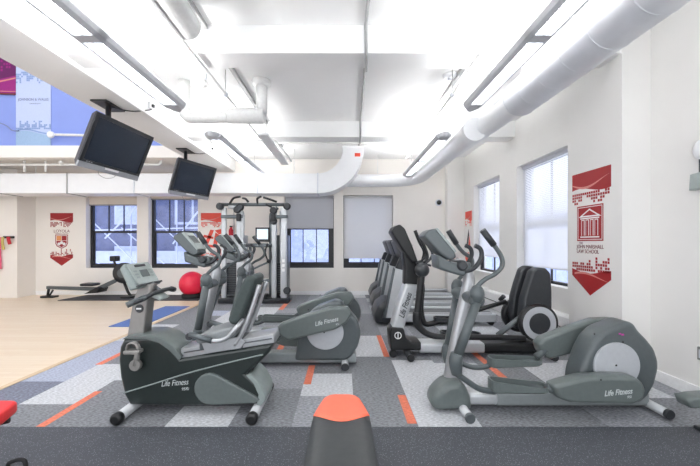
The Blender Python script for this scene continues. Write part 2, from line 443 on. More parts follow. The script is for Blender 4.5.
# ------------------------------------------------------------------ windows
def window(n, axis, a0, a1, z0, z1, c, shade=None, shade_mat='shade_grey', mull=3, meet=None, frame_w=.07):
    """sash window set in an opening; c = glass plane"""
    def B(b, p0, p1, d0, d1, q0, q1):
        return b.box(p0, p1, d0, d1, q0, q1) if axis == 'y' else b.box(d0, d1, p0, p1, q0, q1)
    root = MB(); w = frame_w
    for (p0, p1, q0, q1) in ((a0, a0 + w, z0, z1), (a1 - w, a1, z0, z1), (a0 + w, a1 - w, z0, z0 + w), (a0 + w, a1 - w, z1 - w, z1)):
        B(root, p0, p1, c - .03, c + .05, q0, q1)
    fr = struct(root.build('window_%d' % n, 'window_dark'))
    sb = MB(); zm = meet
    B(sb, a0 + w, a1 - w, c - .012, c + .03, zm - .03, zm + .03)
    for k in range(1, mull):
        x = a0 + w + (a1 - a0 - 2 * w) * k / mull
        B(sb, x - .012, x + .012, c + .0, c + .03, zm + .03, z1 - w)
        if n >= 3: B(sb, x - .012, x + .012, c + .0, c + .03, z0 + w, zm - .03)
    for x in (a0 + w, a1 - w - .035): B(sb, x, x + .035, c + .0, c + .03, z0 + w, zm - .03)
    if n < 5: B(sb, a0 + w + .035, a1 - w - .035, c, c + .03, z0 + w, z0 + w + .04)
    s2 = sb.build('window_sash', 'window_dark', fr)
    pb = MB(); B(pb, a0 + w, a1 - w, c + .035, c + .041, z0 + w, z1 - w); pb.build('window_pane', 'glass', fr)
    return fr
for k, (a, c) in enumerate(back_win):
    window(k + 1, 'y', a, c, WZ0, WZ1, BY + .2, mull=3, meet=1.74 if k < 2 else 1.84, frame_w=.07 if k < 2 else .12)
for k, (a, c) in enumerate(right_win):
    window(k + 5, 'x', a, c, .76, 2.86, RX + .2, mull=2, meet=1.75, frame_w=.045)
def roller(a0, a1, zb, m, label):
    t = thing('roller_shade', label, 'window shade', ((a0 + a1) / 2, BY + .1, zb), 'roller shades in the back windows')
    MB().box(a0 + .015, a1 - .015, BY + .10, BY + .104, zb, WZ1 - .05).build('shade_cloth', m, t)
    MB().tube([(a0 + .01, BY + .09, WZ1 - .045), (a1 - .01, BY + .09, WZ1 - .045)], .035, 12, 1).build('roller', m, t)
    MB().rbox(a0 + .015, a1 - .015, BY + .09, BY + .115, zb - .025, zb + .005, .006).build('hem_bar', m if m != 'shade_cream' else 'post_grey', t)
roller(*back_win[0], 2.50, 'shade_cream', 'cream shade rolled up at the head of the leftmost back window, beside the black dark red wall decal')
roller(*back_win[1], 2.72 - .06, 'shade_cream', 'cream shade almost fully rolled up over the window behind the red ball')
roller(*back_win[2], 1.86, 'shade_grey', 'grey shade pulled half down over the back window right of the cable machine')
roller(*back_win[3], 1.02, 'shade_white', 'pale shade pulled nearly to the sill of the rightmost back window')
for o in COL.objects:
    if o.get('label', '').startswith('cream shade rolled up'): o['label'] = 'cream shade rolled up at the head of the leftmost back window'
def venetian(a0, a1, zb, label):
    x = RX + .13; zt = 2.86
    t = thing('venetian_blind', label, 'blind', (x, (a0 + a1) / 2, zb), 'venetian blinds in the right wall windows')
    MB().rbox(x - .03, x + .03, a0 + .01, a1 - .01, zt - .055, zt - .002, .006, 'x').build('headrail', 'blind_white', t)
    b = MB(); n = int((zt - .07 - zb) / .03)
    for k in range(n):
        z = zb + .03 + k * .03
        b.poly([(x - .010, a0 + .015, z - .017), (x + .010, a0 + .015, z + .015), (x + .010, a1 - .015, z + .015), (x - .010, a1 - .015, z - .017)])
    b.build('slats', 'blind_white', t)
    MB().rbox(x - .02, x + .02, a0 + .015, a1 - .015, zb - .012, zb + .012, .005, 'x').build('bottom_rail', 'blind_white', t)
    MB().tube([(x - .035, a1 - .06, zt - .06), (x - .035, a1 - .06, 1.3)], .005, 6, 1).build('wand', 'blind_white', t)
venetian(*right_win[0], 1.02, 'white venetian blind over the right wall window next to the column')
venetian(*right_win[1], 1.12, 'white venetian blind over the farther right wall window near the corner')
# ------------------------------------------------------------------ outside
t = thing('neighbour_building', 'blue grey building across the alley seen through the back windows', 'building', (-3, 14, -6))
b = MB(); b.box(-16, 4.2, 14, 17, -6, 14); b.build('facade', 'facade_dark', t)
for k in range(7):
    x0 = -14.5 + k * 2.5
    for z0 in (-.6, 2.2, 5.0):
        wf = MB().box(x0, x0 + 1.5, 13.93, 14.0, z0, z0 + 1.9).build('window_surround', 'facade_pale', t)
        MB().box(x0 + .1, x0 + .7, 13.91, 13.93, z0 + .1, z0 + 1.8).box(x0 + .8, x0 + 1.4, 13.91, 13.93, z0 + .1, z0 + 1.8).build('window_pane', 'stone_blue' if (k * 7 + int(z0 * 3)) % 3 else 'facade_dark', wf)
b = MB()
for z in (-2.2, .6, 3.4): b.box(-16, 4.2, 13.8, 14, z, z + .5)
b.build('stone_band', 'facade_pale', t)
b = MB(); b.box(-3.2, 4, 13.6, 14, -6, 14); b.build('stone_bay', 'stone_blue', t)
t = thing('fire_escape', 'pale steel fire escape stairs outside the two left windows', 'stairs', (-7.6, 12.4, -4))
b = MB()
for k in range(4):
    x = -10.6 + k * 1.2
    b.tube([(x, 12.4, 2.0 + .35 * (k % 2)), (x + 3.3, 12.4, -.8)], .022, 6, 1)
for (xa, za, xb, zb) in ((-8.8, 1.6, -7.0, 3.4), (-6.3, 1.4, -4.9, 3.2), (-9.2, 1.9, -5, 2.0)): b.tube([(xa, 12.4, za), (xb, 12.4, zb)], .03, 6, 1)
b.build('stringer', 'stair_white', t)
b = MB()
for x in (-9.6, -7.9, -6.2, -5.0): b.tube([(x, 12.5, -4), (x, 12.5, 4)], .025, 6, 1)
b.build('post', 'stair_white', t)
t = thing('side_building', 'blue grey building outside the right wall windows', 'building', (13, 6, -6))
b = MB(); b.box(12, 14, -2, 30, -6, 3); b.build('facade', 'facade_pale', t)
for k in range(12): MB().box(11.94, 12.0, 5 + k * 2, 6.1 + k * 2, -1.6, .5).build('window_surround', 'stone_blue', t)

# ------------------------------------------------------------------ pendant lamps
def lamp(xc, y0, y1, z, label):
    t = thing('pendant_lamp', label, 'ceiling light', (xc, (y0 + y1) / 2, z), 'long pendant lamps')
    w = .14 if xc < 0 else .118
    # shallow curved pan, open in the middle for the lenses
    def ring(y, k): return [(xc + w * k * a, y, z + h) for a, h in ((-1, .055), (-.9, .02), (-.62, .0), (-.5, .012), (-.5, .06), (-.85, .075))]
    mid = 2.72 if y0 < 2 else (y0 + y1) / 2
    for sgn in (1, -1):
        b = MB()
        P = [(sgn * a * w, h) for a, h in ((1, .06), (.88, .022), (.62, 0), (.56, .004), (.56, .06), (.9, .085))]
        b.loft([[(xc + p, y, z + h) for p, h in P] for y in (y0, y1)], smooth=False); b.build('side_rail', 'lamp_metal', t)
    for (a, c, nm) in ((y0 - .10, y0 + .12, 'end_cap'), (y1 - .12, y1 + .10, 'end_cap'), (mid - .05, mid + .05, 'centre_bridge')):
        lo = [(xc + w * p, h + z) for p, h in ((-1, .06), (-.88, .022), (-.62, 0), (.62, 0), (.88, .022), (1, .06), (.9, .085), (-.9, .085))]
        b = MB()
        if nm == 'end_cap':
            first = a < y0; secs = []
            for k in range(5):
                tt = k / 4; y = a + (c - a) * tt; kk = math.sqrt(max(.05, 1 - (1 - tt if first else tt) ** 2 * .95))
                secs.append([(xc + (x - xc) * kk, y, z + (q - z) * .9 + .004) for x, q in lo])
            b.loft(secs)
        else: b.prism(lo, a, c, 'y')
        b.build(nm, 'lamp_metal', t)
    for (a, c) in ((y0 + .12, mid - .05), (mid + .05, y1 - .12)):
        MB().box(xc - .56 * w, xc + .56 * w, a, c, z + .03, z + .034).build('lens', 'lens', t)
        lv = MB(); n = int((c - a) / .045)
        for k in range(n): lv.box(xc - .55 * w, xc + .55 * w, a + (k + .5) * (c - a) / n - .002, a + (k + .5) * (c - a) / n + .002, z + .006, z + .029)
        lv.box(xc - .004, xc + .004, a, c, z + .004, z + .029)
        lv.build('louver', 'louver', t)
        MB().box(xc - .07, xc + .07, a, c, z + .10, z + .104).build('uplight_lens', 'uplight', t)
    for y in (y0 + .5, y1 - .5):
        MB().tube([(xc, y, z + .08), (xc, y, CZ if xc < 0 else 3.7)], .004, 6, 1).build('suspension_cable', 'grey_pipe', t)
    return t
LZ = 3.08
lamp(-2.075, .98, 4.14, LZ, 'long pendant lamp hanging at upper left, nearest the camera beside the white beam')
lamp(-2.11, 5.40, 8.45, 3.122, 'farther pendant lamp hanging along the left beam behind the second television')
lamp(1.59, .98, 4.14, LZ, 'long pendant lamp hanging under the big silver duct at upper right')
lamp(1.59, 5.30, 8.35, LZ, 'farther pendant lamp hanging along the white capped round duct at right')

# ------------------------------------------------------------------ ducts and pipes
t = thing('spiral_duct', 'big silver round air duct running along the upper right ceiling', 'duct', (2.12, 2, 3.165))
b = MB(); b.lathe((2.12, 0, 3.165), [(.21, -1.5), (.21, 4.03), (.20, 4.06)], 'y', 40); b.build('duct_body', 'silver_duct', t)
for y in (.8, 1.35, 1.85, 2.25, 2.65, 3.0, 3.35, 3.7, 4.02): MB().lathe((2.12, y, 3.165), [(.209, -.008), (.2135, -.004), (.2135, .004), (.209, .008)], 'y', 40).build('seam', 'silver_duct', t)
for y in (1.1, 3.1): MB().tube([(2.12, y, 3.36), (2.12, y, CZ)], .008, 6, 1).build('hanger_rod', 'pipe_white', t)
t = thing('round_duct', 'white round duct with a flat capped end, curving along the back wall', 'duct', (1.90, 7, 3.074))
MB().tube([(2.12, 4.08, 3.165), (2.11, 4.5, 3.16), (2.03, 5.2, 3.12), (1.92, 6.0, 3.08)], .155, 28, 6).build('reducer', 'white_metal', t)
MB().tube([(1.90, 4.87, 3.074), (1.90, 6.0, 3.074), (1.90, 7.6, 3.074), (1.88, 8.2, 3.074), (1.70, 8.66, 3.074), (1.25, 8.85, 3.074), (.6, 8.85, 3.074), (-.3, 8.85, 3.074)], .165, 28, 7).build('duct_body', 'white_metal', t)
MB().disc((1.90, 4.86, 3.074), .172, .03, n=40).build('end_cap', 'white_metal', t)
for (x, y) in ((1.90, 5.6), (1.90, 7.4), (.9, 8.85)): MB().tube([(x, y, 3.23), (x, y, CZ)], .01, 6, 1).build('hanger_rod', 'pipe_white', t)
t = thing('rectangular_duct', 'white rectangular duct crossing the room and turning up to the ceiling', 'duct', (-4, 8.4, 2.86))
def duct_ring(x, z, nx, nz, hh=.235):
    return [(x + nx * hh, 8.05, z + nz * hh), (x - nx * hh, 8.05, z - nz * hh), (x - nx * hh, 8.62, z - nz * hh), (x + nx * hh, 8.62, z + nz * hh)]
rings = [duct_ring(-9.38, 2.86, 0, 1), duct_ring(-.62, 2.86, 0, 1)]
for k in range(1, 13):
    a = PI / 2 * k / 12; R = .86
    rings.append(duct_ring(-.62 + R * math.sin(a), 2.86 + R - R * math.cos(a), -math.sin(a), math.cos(a), .235 + .02 * k / 12))
rings.append(duct_ring(.24, CZ - .002, -1, 0, .255))
b = MB(); b.loft(rings, smooth=False); b.build('duct_body', 'white_metal', t)
for x in (-8.25, -6.62, -5.02, -3.5, -2.06, -.62):
    MB().box(x - .015, x + .015, 8.035, 8.635, 2.61, 3.11).build('flange', 'louver' if x > -5.5 else 'grey_pipe', t)
MB().box(-.03, .51, 8.03, 8.64, 3.715, CZ - .001).build('flange', 'white_metal', t)
MB().box(.27, .40, 8.03, 8.048, 3.50, 3.58).build('sticker', 'sticker_red', t)
for x in (-7.6, -1.22, -2.4): MB().tube([(x, 8.3, 3.09), (x, 8.3, CZ if x > -3 else 3.369)], .012, 6, 1).build('hanger_rod', 'pipe_white', t)
def pipe(name, label, cat, pts, r, m, sm=1, n=10, extra=None):
    b = MB(); b.tube(pts, r, n, sm)
    if extra: extra(b)
    return tag(b.build(name, m), label, cat)
t = thing('drain_pipe', 'fat white pipe with an elbow up to the ceiling above the left lamps', 'pipe', (-1.9, 4.8, 3.22))
MB().tube([(-2.27, 4.8, 3.74), (-2.27, 4.8, 3.34), (-2.22, 4.8, 3.24), (-2.1, 4.8, 3.225), (-1.40, 4.8, 3.235)], .08, 20, 3).build('pipe_run', 'pipe_white', t)
MB().lathe((-1.27, 4.8, 3.245), [(.095, -.38), (.108, -.36), (.108, .12), (.095, .14)], 'x', 24).build('coupling', 'pipe_white', t)
MB().tube([(-1.17, 4.8, 3.27), (-1.17, 4.8, 3.62), (-1.17, 4.8, 3.69)], .08, 20, 1).build('riser', 'pipe_white', t)
MB().lathe((-1.17, 4.8, 3.69), [(.095, -.03), (.13, 0), (.13, .059)], 'z', 24).build('flange', 'pipe_white', t)
t = thing('ceiling_pipe', 'thick white pipe dropping below the ceiling at the top of the picture left of centre', 'pipe', (-1.5, 2.8, 3.5))
MB().tube([(-1.45, 1.6, 3.55), (-1.53, 3.3, 3.55)], .13, 20, 1).build('pipe_run', 'pipe_white', t)
b = MB()
for (y0, y1) in ((-1.5, 3.574), (3.881, 6.399), (6.721, 8.0)): b.box(-1.495, -1.445, y0, y1, 3.70, CZ - .001)
t1 = tag(b.build('strut_channel', 'grey_pipe'), 'grey metal strut channel along the ceiling left of centre', 'ceiling strut')
b = MB()
for (y0, y1) in ((-1.5, 3.574), (3.881, 6.399), (6.721, 8.0)): b.box(1.545, 1.595, y0, y1, 3.70, CZ - .001)
tag(b.build('strut_channel', 'grey_pipe'), 'grey metal strut channel along the ceiling right of centre', 'ceiling strut')
def rail_run(xc, z, label):
    t = thing('conduit', label, 'conduit', (xc, 5, z))
    MB().tube([(xc, 2.2, z), (xc, 7.9, z)], .018, 8, 1).build('tube', 'pipe_white', t)
    for y in (2.6, 4.5, 7.4):
        MB().tube([(xc, y, z), (xc, y, CZ)], .006, 6, 1).build('hanger', 'grey_pipe', t)
        MB().ball((xc, y, z), .035, 8).build('clamp', 'louver', t)
rail_run(-1.58, 3.42, 'thin white conduit hung below the left ceiling strut')
rail_run(1.46, 3.42, 'thin white conduit hung below the right ceiling strut')
pipe('conduit', 'thin grey conduit running down the middle of the ceiling over both beams', 'conduit',
     [(.235, .5, 3.73), (.235, 3.54, 3.73), (.24, 3.55, 3.43), (.26, 3.90, 3.43), (.27, 3.92, 3.73), (.32, 6.36, 3.73), (.32, 6.375, 3.43), (.33, 6.74, 3.43), (.33, 6.76, 3.73), (.36, 7.9, 3.73)], .018, 'grey_pipe')
pipe('sprinkler_pipe', 'white sprinkler pipe crossing the ceiling in front of the back wall', 'pipe', [(-2.9, 7.35, 3.62), (2.3, 7.35, 3.62)], .022, 'pipe_white')
t = thing('branch_pipe', 'thin white branch pipe with a bend beside the far left lamp', 'pipe', (-1.6, 6.0, 3.5))
MB().tube([(-2.3, 6.05, 3.25), (-1.35, 6.05, 3.27), (-1.25, 6.05, 3.15), (-1.22, 6.05, 2.95)][:2] + [(-1.2, 6.2, 3.24), (-1.12, 7.2, 3.18)], .02, 8, 4).build('pipe_run', 'pipe_white', t)
MB().box(-1.32, -1.18, 5.2, 7.2, 3.10, 3.14).build('cable_tray', 'white_metal', t)
for y in (5.4, 7.0): MB().tube([(-1.25, y, 3.12), (-1.25, y, CZ)], .008, 6, 1).build('hanger_rod', 'pipe_white', t)
# pipes under the gallery
t = thing('gallery_pipe', 'white pipe with an upturned end under the gallery behind the televisions', 'pipe', (-6, 8.2, 3.2))
MB().tube([(-9.3, 7.9, 3.27), (-4.35, 7.9, 3.27), (-4.3, 7.9, 3.3), (-4.3, 7.9, 3.369)], .03, 10, 1).build('pipe_run', 'pipe_white', t)
for x in (-7.5, -7.0): MB().tube([(x, 7.9, 3.1), (x, 7.9, 3.369)], .025, 8, 1).build('drop', 'pipe_white', t)
MB().ball((-6.6, 7.85, 3.31), .05, 8).build('sprinkler', 'pipe_white', t)
for (x, y, lab) in ((1.36, 3.3, 'small round white ceiling canopy in front of the first cross beam'), (2.06 - .6, 4.62, 'small round white smoke detector behind the first cross beam')):
    t = thing('smoke_detector', lab, 'detector', (x, y, CZ - .06))
    MB().lathe((x, y, CZ), [(.09, -.001), (.09, -.03), (.06, -.05), (.02, -.055)], 'z', 24).build('base_plate', 'white_metal', t)
    MB().lathe((x, y, CZ - .05), [(.03, 0), (.03, -.02), (.012, -.03)], 'z', 16).build('sensor', 'louver', t)
# spotlight cluster near the drain pipe
for (x, y, lab) in ((-1.72, 4.15, 'small white adjustable spotlight on the left conduit'),):
    t = thing('spotlight', lab, 'light', (x, y, 3.3))
    MB().lathe((x - .06, y, 3.40), [(.04, -.09), (.05, -.06), (.05, .06), (.035, .09)], 'x', 18).build('head', 'pipe_white', t)
    MB().tube([(x + .02, y, 3.45), (x + .02, y, CZ)], .01, 6, 1).build('stem', 'louver', t)

# ------------------------------------------------------------------ televisions
def tv(cx, cy, cz, yaw, tilt, W, Hh, label, mx, my):
    t = thing('television', label, 'television', (cx, cy, cz), 'televisions hung from the beam')
    # local frame: u = width (mostly +Y), v = up, n = facing (+X tilted down)
    u = Vector((math.sin(yaw), math.cos(yaw), 0)); n0 = Vector((math.cos(yaw), -math.sin(yaw), 0))
    n = (n0 * math.cos(tilt) - Vector((0, 0, 1)) * math.sin(tilt)); v = n.cross(u) * -1
    if v.z < 0: v = -v
    c = Vector((cx, cy, cz))
    def slab(b, u0, u1, v0, v1, d0, d1, k=0.0):
        P = []
        for d, kk in ((d0, 0), (d1, k)):
            P.append([c + u * a + v * e + n * d for a, e in ((u0 + kk, v0 + kk), (u1 - kk, v0 + kk), (u1 - kk, v1 - kk), (u0 + kk, v1 - kk))])
        b.loft(P, smooth=False); return b
    slab(MB(), -W / 2, W / 2, -Hh / 2, Hh / 2, .0, -.09, .05).build('cabinet', 'tv_black', t)
    fb = MB(); e = .055
    for (a, b_, p, q) in ((-W / 2, W / 2, Hh / 2 - e, Hh / 2), (-W / 2, -W / 2 + e, -Hh / 2 + .11, Hh / 2 - e), (W / 2 - e, W / 2, -Hh / 2 + .11, Hh / 2 - e), (-W / 2, W / 2, -Hh / 2 + .075, -Hh / 2 + .11)): slab(fb, a, b_, p, q, .0, .022)
    fb.build('bezel', 'tv_black', t)
    slab(MB(), -W / 2 + e, W / 2 - e, -Hh / 2 + .11, Hh / 2 - e, .0, .012).build('screen', 'screen_glass', t)
    sp = slab(MB(), -W / 2, W / 2, -Hh / 2, -Hh / 2 + .075, .0, .024).build('speaker_bar', 'tv_silver', t)
    slab(MB(), -.12, .12, -Hh / 2 + .045, -Hh / 2 + .075, .024, .027).build('badge', 'white_ink', sp)
    for k in range(3): slab(fb := MB(), -W / 2 + .1 + k * .035, -W / 2 + .12 + k * .035, -Hh / 2 + .085, -Hh / 2 + .097, .022, .0245).build('button', 'tv_silver', t)
    # mount
    top = Vector((mx, my, 3.4))
    MB().prism([(mx - .11, my - .2), (mx + .11, my - .2), (mx + .11, my + .2), (mx - .11, my + .2)], 3.375, 3.3995, 'z', .005).build('ceiling_plate', 'black_plastic', t)
    back = c - n * .12 + v * .05
    MB().tube([(mx, my, 3.38), (mx, my, max(back.z + .25, 3.0)), tuple(back)], .035, 12, 1).build('mount_pole', 'charcoal', t)
    slab(MB(), -.15, .15, -.12, .18, -.14, -.085).build('mount_bracket', 'black_plastic', t)
    MB().tube([(mx + .05, my, 3.37), (mx + .25, my + .12, 3.36), (-3.0 + .03, my + .35, 3.47), (-2.985, my + .4, 3.52)], .008, 6, 5).build('cable', 'black_plastic', t)
    lo = c - v * (Hh / 2) - n * .03
    MB().tube([tuple(lo - u * .15), tuple(lo - u * .12 - v * .05), tuple(lo - v * .08), tuple(lo + u * .12 - v * .05), tuple(lo + u * .16)], .004, 6, 5).build('loose_wire', 'grey_pipe', t)
tv(-3.17, 4.73, 2.745, math.radians(6), math.radians(23), 1.06, .73, 'flat television with a silver speaker bar hung from the beam, nearest the camera', -3.36, 4.80)
tv(-3.14, 7.05, 2.75, math.radians(20), math.radians(20), 1.05, .74, 'second flat television farther back, hung beside the far left lamp', -3.36, 7.15)
for (y, lab) in ((5.2, 'small white outlet box on the beam beside the nearest television'), (7.55, 'small white outlet box on the beam beside the farther television')):
    t = thing('outlet_box', lab, 'outlet', (-2.98, y, 3.53), 'outlet boxes on the beam')
    MB().rbox(-3.0, -2.96, y - .05, y + .05, 3.5, 3.6, .008, 'x').build('cover', 'white_metal', t)
    MB().box(-2.96, -2.93, y - .02, y + .02, 3.53, 3.57).build('plug', 'black_plastic', t)

# ------------------------------------------------------------------ banners and wall decals
class Dec:
    """2-D drawing frame on a wall: u to the right, v up, seen from the room"""
    def __init__(s, o, right, nrm): s.o = Vector(o); s.r = Vector(right); s.n = Vector(nrm)
    def p(s, u, v, d): return s.o + s.r * u + Vector((0, 0, v)) + s.n * d
    def poly(s, b, pts, d, t=.0012):
        b.loft([[s.p(u, v, 0.0005) for u, v in pts], [s.p(u, v, d) for u, v in pts]], smooth=False)
def decal(o, right, nrm, label, red, kind, w=.63, h=1.50):
    D = Dec(o, right, nrm); t = thing('wall_decal', label, 'wall decal', o, 'pennant shaped wall decals')
    rnd = random.Random(hash(kind) % 1 + len(kind) * 5 + len(label))
    # top panel with a wavy foot and falling squares
    b = MB(); b.use(red)
    wave = [(w * k / 14, h - .225 + .03 * math.sin(k / 14 * 5.0 + .6)) for k in range(15)]
    D.poly(b, [(0, h), (0, wave[0][1])] + wave[1:] + [(w, h)], .002)
    b.use('print_rose')
    D.poly(b, [(w * k / 14, h - .13 - .05 * math.sin(k / 14 * 4.2)) for k in range(15)] + [(w * k / 14, h - .143 - .065 * math.sin(k / 14 * 4.2)) for k in range(14, -1, -1)], .0032)
    b.use(red); c = .036; n = int(w / c)
    for i in range(n):
        depth = min(4, 1 + int(2.4 * abs(math.sin(i * .3 + 1.4)) + rnd.random() * 1.7))
        for j in range(depth):
            if rnd.random() < .82: D.poly(b, [(i * c + .004, h - .252 - j * c), (i * c + c - .004, h - .252 - j * c), (i * c + c - .004, h - .252 - j * c - c + .007), (i * c + .004, h - .252 - j * c - c + .007)], .002)
    b.build('top_panel', red, t)
    b = MB(); b.use(red)
    y0 = .245
    D.poly(b, [(0, .22), (w / 2, 0), (w, .22)] + [(w * k / 14, y0 + .045 + .03 * math.sin(k / 14 * 5 + 2.6)) for k in range(14, -1, -1)], .002)
    b.use('print_rose')
    D.poly(b, [(w * k / 14, .215 + .035 * math.sin(k / 14 * 4 + .3)) for k in range(1, 14)] + [(w * k / 14, .228 + .048 * math.sin(k / 14 * 4 + .3)) for k in range(13, 0, -1)], .0032)
    b.use(red)
    for i in range(n):
        depth = min(5, 1 + int((1.2 + 2.2 * i / n) * abs(math.sin(i * .9 + .5)) + rnd.random() * 2))
        for j in range(depth):
            if rnd.random() < .85: D.poly(b, [(i * c + .004, .288 + j * c), (i * c + c - .004, .288 + j * c), (i * c + c - .004, .288 + j * c + c - .007), (i * c + .004, .288 + j * c + c - .007)], .002)
    b.build('bottom_panel', red, t)
    return t, D
R = Vector
# column decal with the temple emblem (faces -X)
t, D = decal((2.96, 4.345, .80), (0, -1, 0), (-1, 0, 0), 'red pennant wall decal with a white temple emblem on the column at right', 'print_red', 'temple')
b = MB(); b.use('print_red'); D.poly(b, [(.09, .655), (.52, .655), (.52, 1.085), (.09, 1.085)], .002)
b.use('white_ink')
for q in ([(.105, .67), (.505, .67), (.505, .678), (.105, .678)], [(.105, 1.062), (.505, 1.062), (.505, 1.07), (.105, 1.07)], [(.105, .67), (.113, .67), (.113, 1.07), (.105, 1.07)], [(.497, .67), (.505, .67), (.505, 1.07), (.497, 1.07)]): D.poly(b, q, .0034)
D.poly(b, [(.12, .945), (.305, 1.045), (.49, .945)], .0034)
b.use('print_red'); D.poly(b, [(.185, .962), (.305, 1.025), (.425, .962)], .0044)
b.use('white_ink')
for x in (.165, .235, .305, .375, .445):
    pass
for x in (.195, .268, .342, .415):
    D.poly(b, [(x - .027, .72), (x + .027, .72), (x + .027, .915), (x - .027, .915)], .0034)
b.use('print_red')
for x in (.195, .268, .342, .415): D.poly(b, [(x - .017, .715), (x + .017, .715), (x + .017, .905), (x - .017, .905)], .0044)
b.use('white_ink')
D.poly(b, [(.15, .922), (.46, .922), (.46, .937), (.15, .937)], .0044); D.poly(b, [(.15, .695), (.46, .695), (.46, .71), (.15, .71)], .0044)
b.build('temple_emblem', None, t)
for (s, u, v, sz) in (('THE', .13, .628, .04), ('JOHN MARSHALL', .085, .583, .066), ('LAW SCHOOL', .085, .525, .066)):
    text(s, 'lettering', 'print_maroon', t, D.p(u, v, .001), (0, -1, 0), (0, 0, 1), sz, align='LEFT', scale_x=.86)
# left decal (faces -Y)
t, D = decal((-8.115, BY, .80), (1, 0, 0), (0, -1, 0), 'dark red pennant wall decal with a shield emblem above the rowing machine', 'print_red', 'shield', .63, 1.46)
text('LOYOLA', 'lettering', 'print_maroon', t, D.p(.315, .955, .001), (1, 0, 0), (0, 0, 1), .115, scale_x=1.0)
text('UNIVERSITY CHICAGO', 'lettering', 'print_maroon', t, D.p(.315, .885, .001), (1, 0, 0), (0, 0, 1), .036)
b = MB(); b.use('print_darkred')
D.poly(b, [(.14, .86), (.14, .62), (.18, .54), (.315, .47), (.45, .54), (.49, .62), (.49, .86)], .002)
b.use('white_ink'); D.poly(b, [(.16, .845), (.16, .63), (.195, .56), (.315, .495), (.435, .56), (.47, .63), (.47, .845)], .003)
b.use('print_darkred'); D.poly(b, [(.175, .69), (.175, .635), (.205, .57), (.315, .51), (.425, .57), (.455, .635), (.455, .69)], .004); D.poly(b, [(.32, .70), (.455, .70), (.455, .83), (.32, .83)], .004)
b.use('print_gold'); D.poly(b, [(.175, .70), (.31, .70), (.31, .83), (.175, .83)], .004)
b.use('white_ink')
for (u, v) in ((.245, .605), (.315, .64), (.385, .605)): D.poly(b, [(u + .042 * math.cos(a), v + .042 * math.sin(a)) for a in (2 * PI * k / 12 for k in range(12))], .005)
b.build('shield_emblem', None, t)
# orange decal behind the ellipticals
t, D = decal((-3.945, BY, .80), (1, 0, 0), (0, -1, 0), 'orange red wall decal with large swash letter behind the far ellipticals', 'print_orange', 'letter', .60, 1.46)
b = MB(); b.use('print_orange')
for P in ([(.10, .60), (.20, .60), (.36, .98), (.26, 1.0)], [(.08, .86), (.34, .80), (.34, .74), (.06, .79)], [(.34, .60), (.44, .56), (.50, .86), (.40, .92)], [(.38, .98), (.58, 1.02), (.58, .90), (.50, .86)], [(.40, .78), (.60, .76), (.60, .70), (.40, .70)], [(.14, .60), (.40, .56), (.38, .50), (.18, .52)]): D.poly(b, P, .002)
b.build('letter_emblem', None, t)
# far right wall decal (faces -X)
t, D = decal((RX, 9.02, .80), (0, -1, 0), (-1, 0, 0), 'orange red wall decal with a black triangle emblem in the far right corner', 'print_orange', 'triangle', .46, 1.46)
b = MB(); b.use('print_black'); D.poly(b, [(.08, .55), (.23, 1.0), (.28, .85), (.20, .55)], .002)
b.use('print_orange'); D.poly(b, [(.22, .55), (.29, .83), (.38, .55)], .002)
b.build('triangle_emblem', None, t)
text('ROOSEVELT'[:0] or 'A', 'lettering', 'print_black', t, D.p(.23, .50, .001), (0, -1, 0), (0, 0, 1), .05)
# upper banners in the atrium (hang on the blue wall, face -Y)
AY = 7.715
t = thing('hanging_banner', 'magenta and purple banner with square pattern at the upper left edge', 'banner', (-7.7, AY, 4.75), 'banners on the blue wall')
D = Dec((-8.1, AY, 4.85), (1, 0, 0), (0, -1, 0)); b = MB()
D.poly(b.use('banner_magenta'), [(0, .02), (.58, .0), (.58, 1.4), (0, 1.4)], .006)
b.use('banner_purple'); D.poly(b, [(0, .40), (.2, .34), (.58, .42), (.58, 1.1), (0, 1.1)], .009)
b.use('print_rose')
D.poly(b, [(0, .355), (.2, .30), (.58, .38), (.58, .35), (.2, .265), (0, .32)], .010); D.poly(b, [(0, .08), (.58, .06), (.58, .045), (0, .065)], .010)
rr = random.Random(3); b.use('banner_magenta')
for i in range(9):
    for j in range(6):
        if rr.random() < .55: D.poly(b, [(i * .06, .52 + j * .07), (i * .06 + .045, .52 + j * .07), (i * .06 + .045, .57 + j * .07), (i * .06, .57 + j * .07)], .011)
b.build('cloth', None, t)
MB().tube([tuple(D.p(-.02, .01, .02)), tuple(D.p(.585, -.01, .02))], .02, 8, 1).build('hem_rod', 'print_maroon', t)
t = thing('hanging_banner', 'pale blue university banner with skyline print on the blue wall at upper left', 'banner', (-7.1, AY, 3.66), 'banners on the blue wall')
D = Dec((-7.515, AY, 3.66), (1, 0, 0), (0, -1, 0)); b = MB()
D.poly(b.use('banner_pale'), [(0, 0), (.80, 0), (.80, 2.2), (0, 2.2)], .006)
b.use('banner_mid'); D.poly(b, [(0, .01), (.8, .01)] + [(.8 * k / 14, .30 + .05 * math.sin(k / 14 * 4.4 + .5)) for k in range(14, -1, -1)], .008)
b.use('banner_blue'); D.poly(b, [(.8 * k / 14, .31 + .05 * math.sin(k / 14 * 4.4 + .5)) for k in range(15)] + [(.8 * k / 14, .345 + .05 * math.sin(k / 14 * 4.4 + .5)) for k in range(14, -1, -1)], .009)
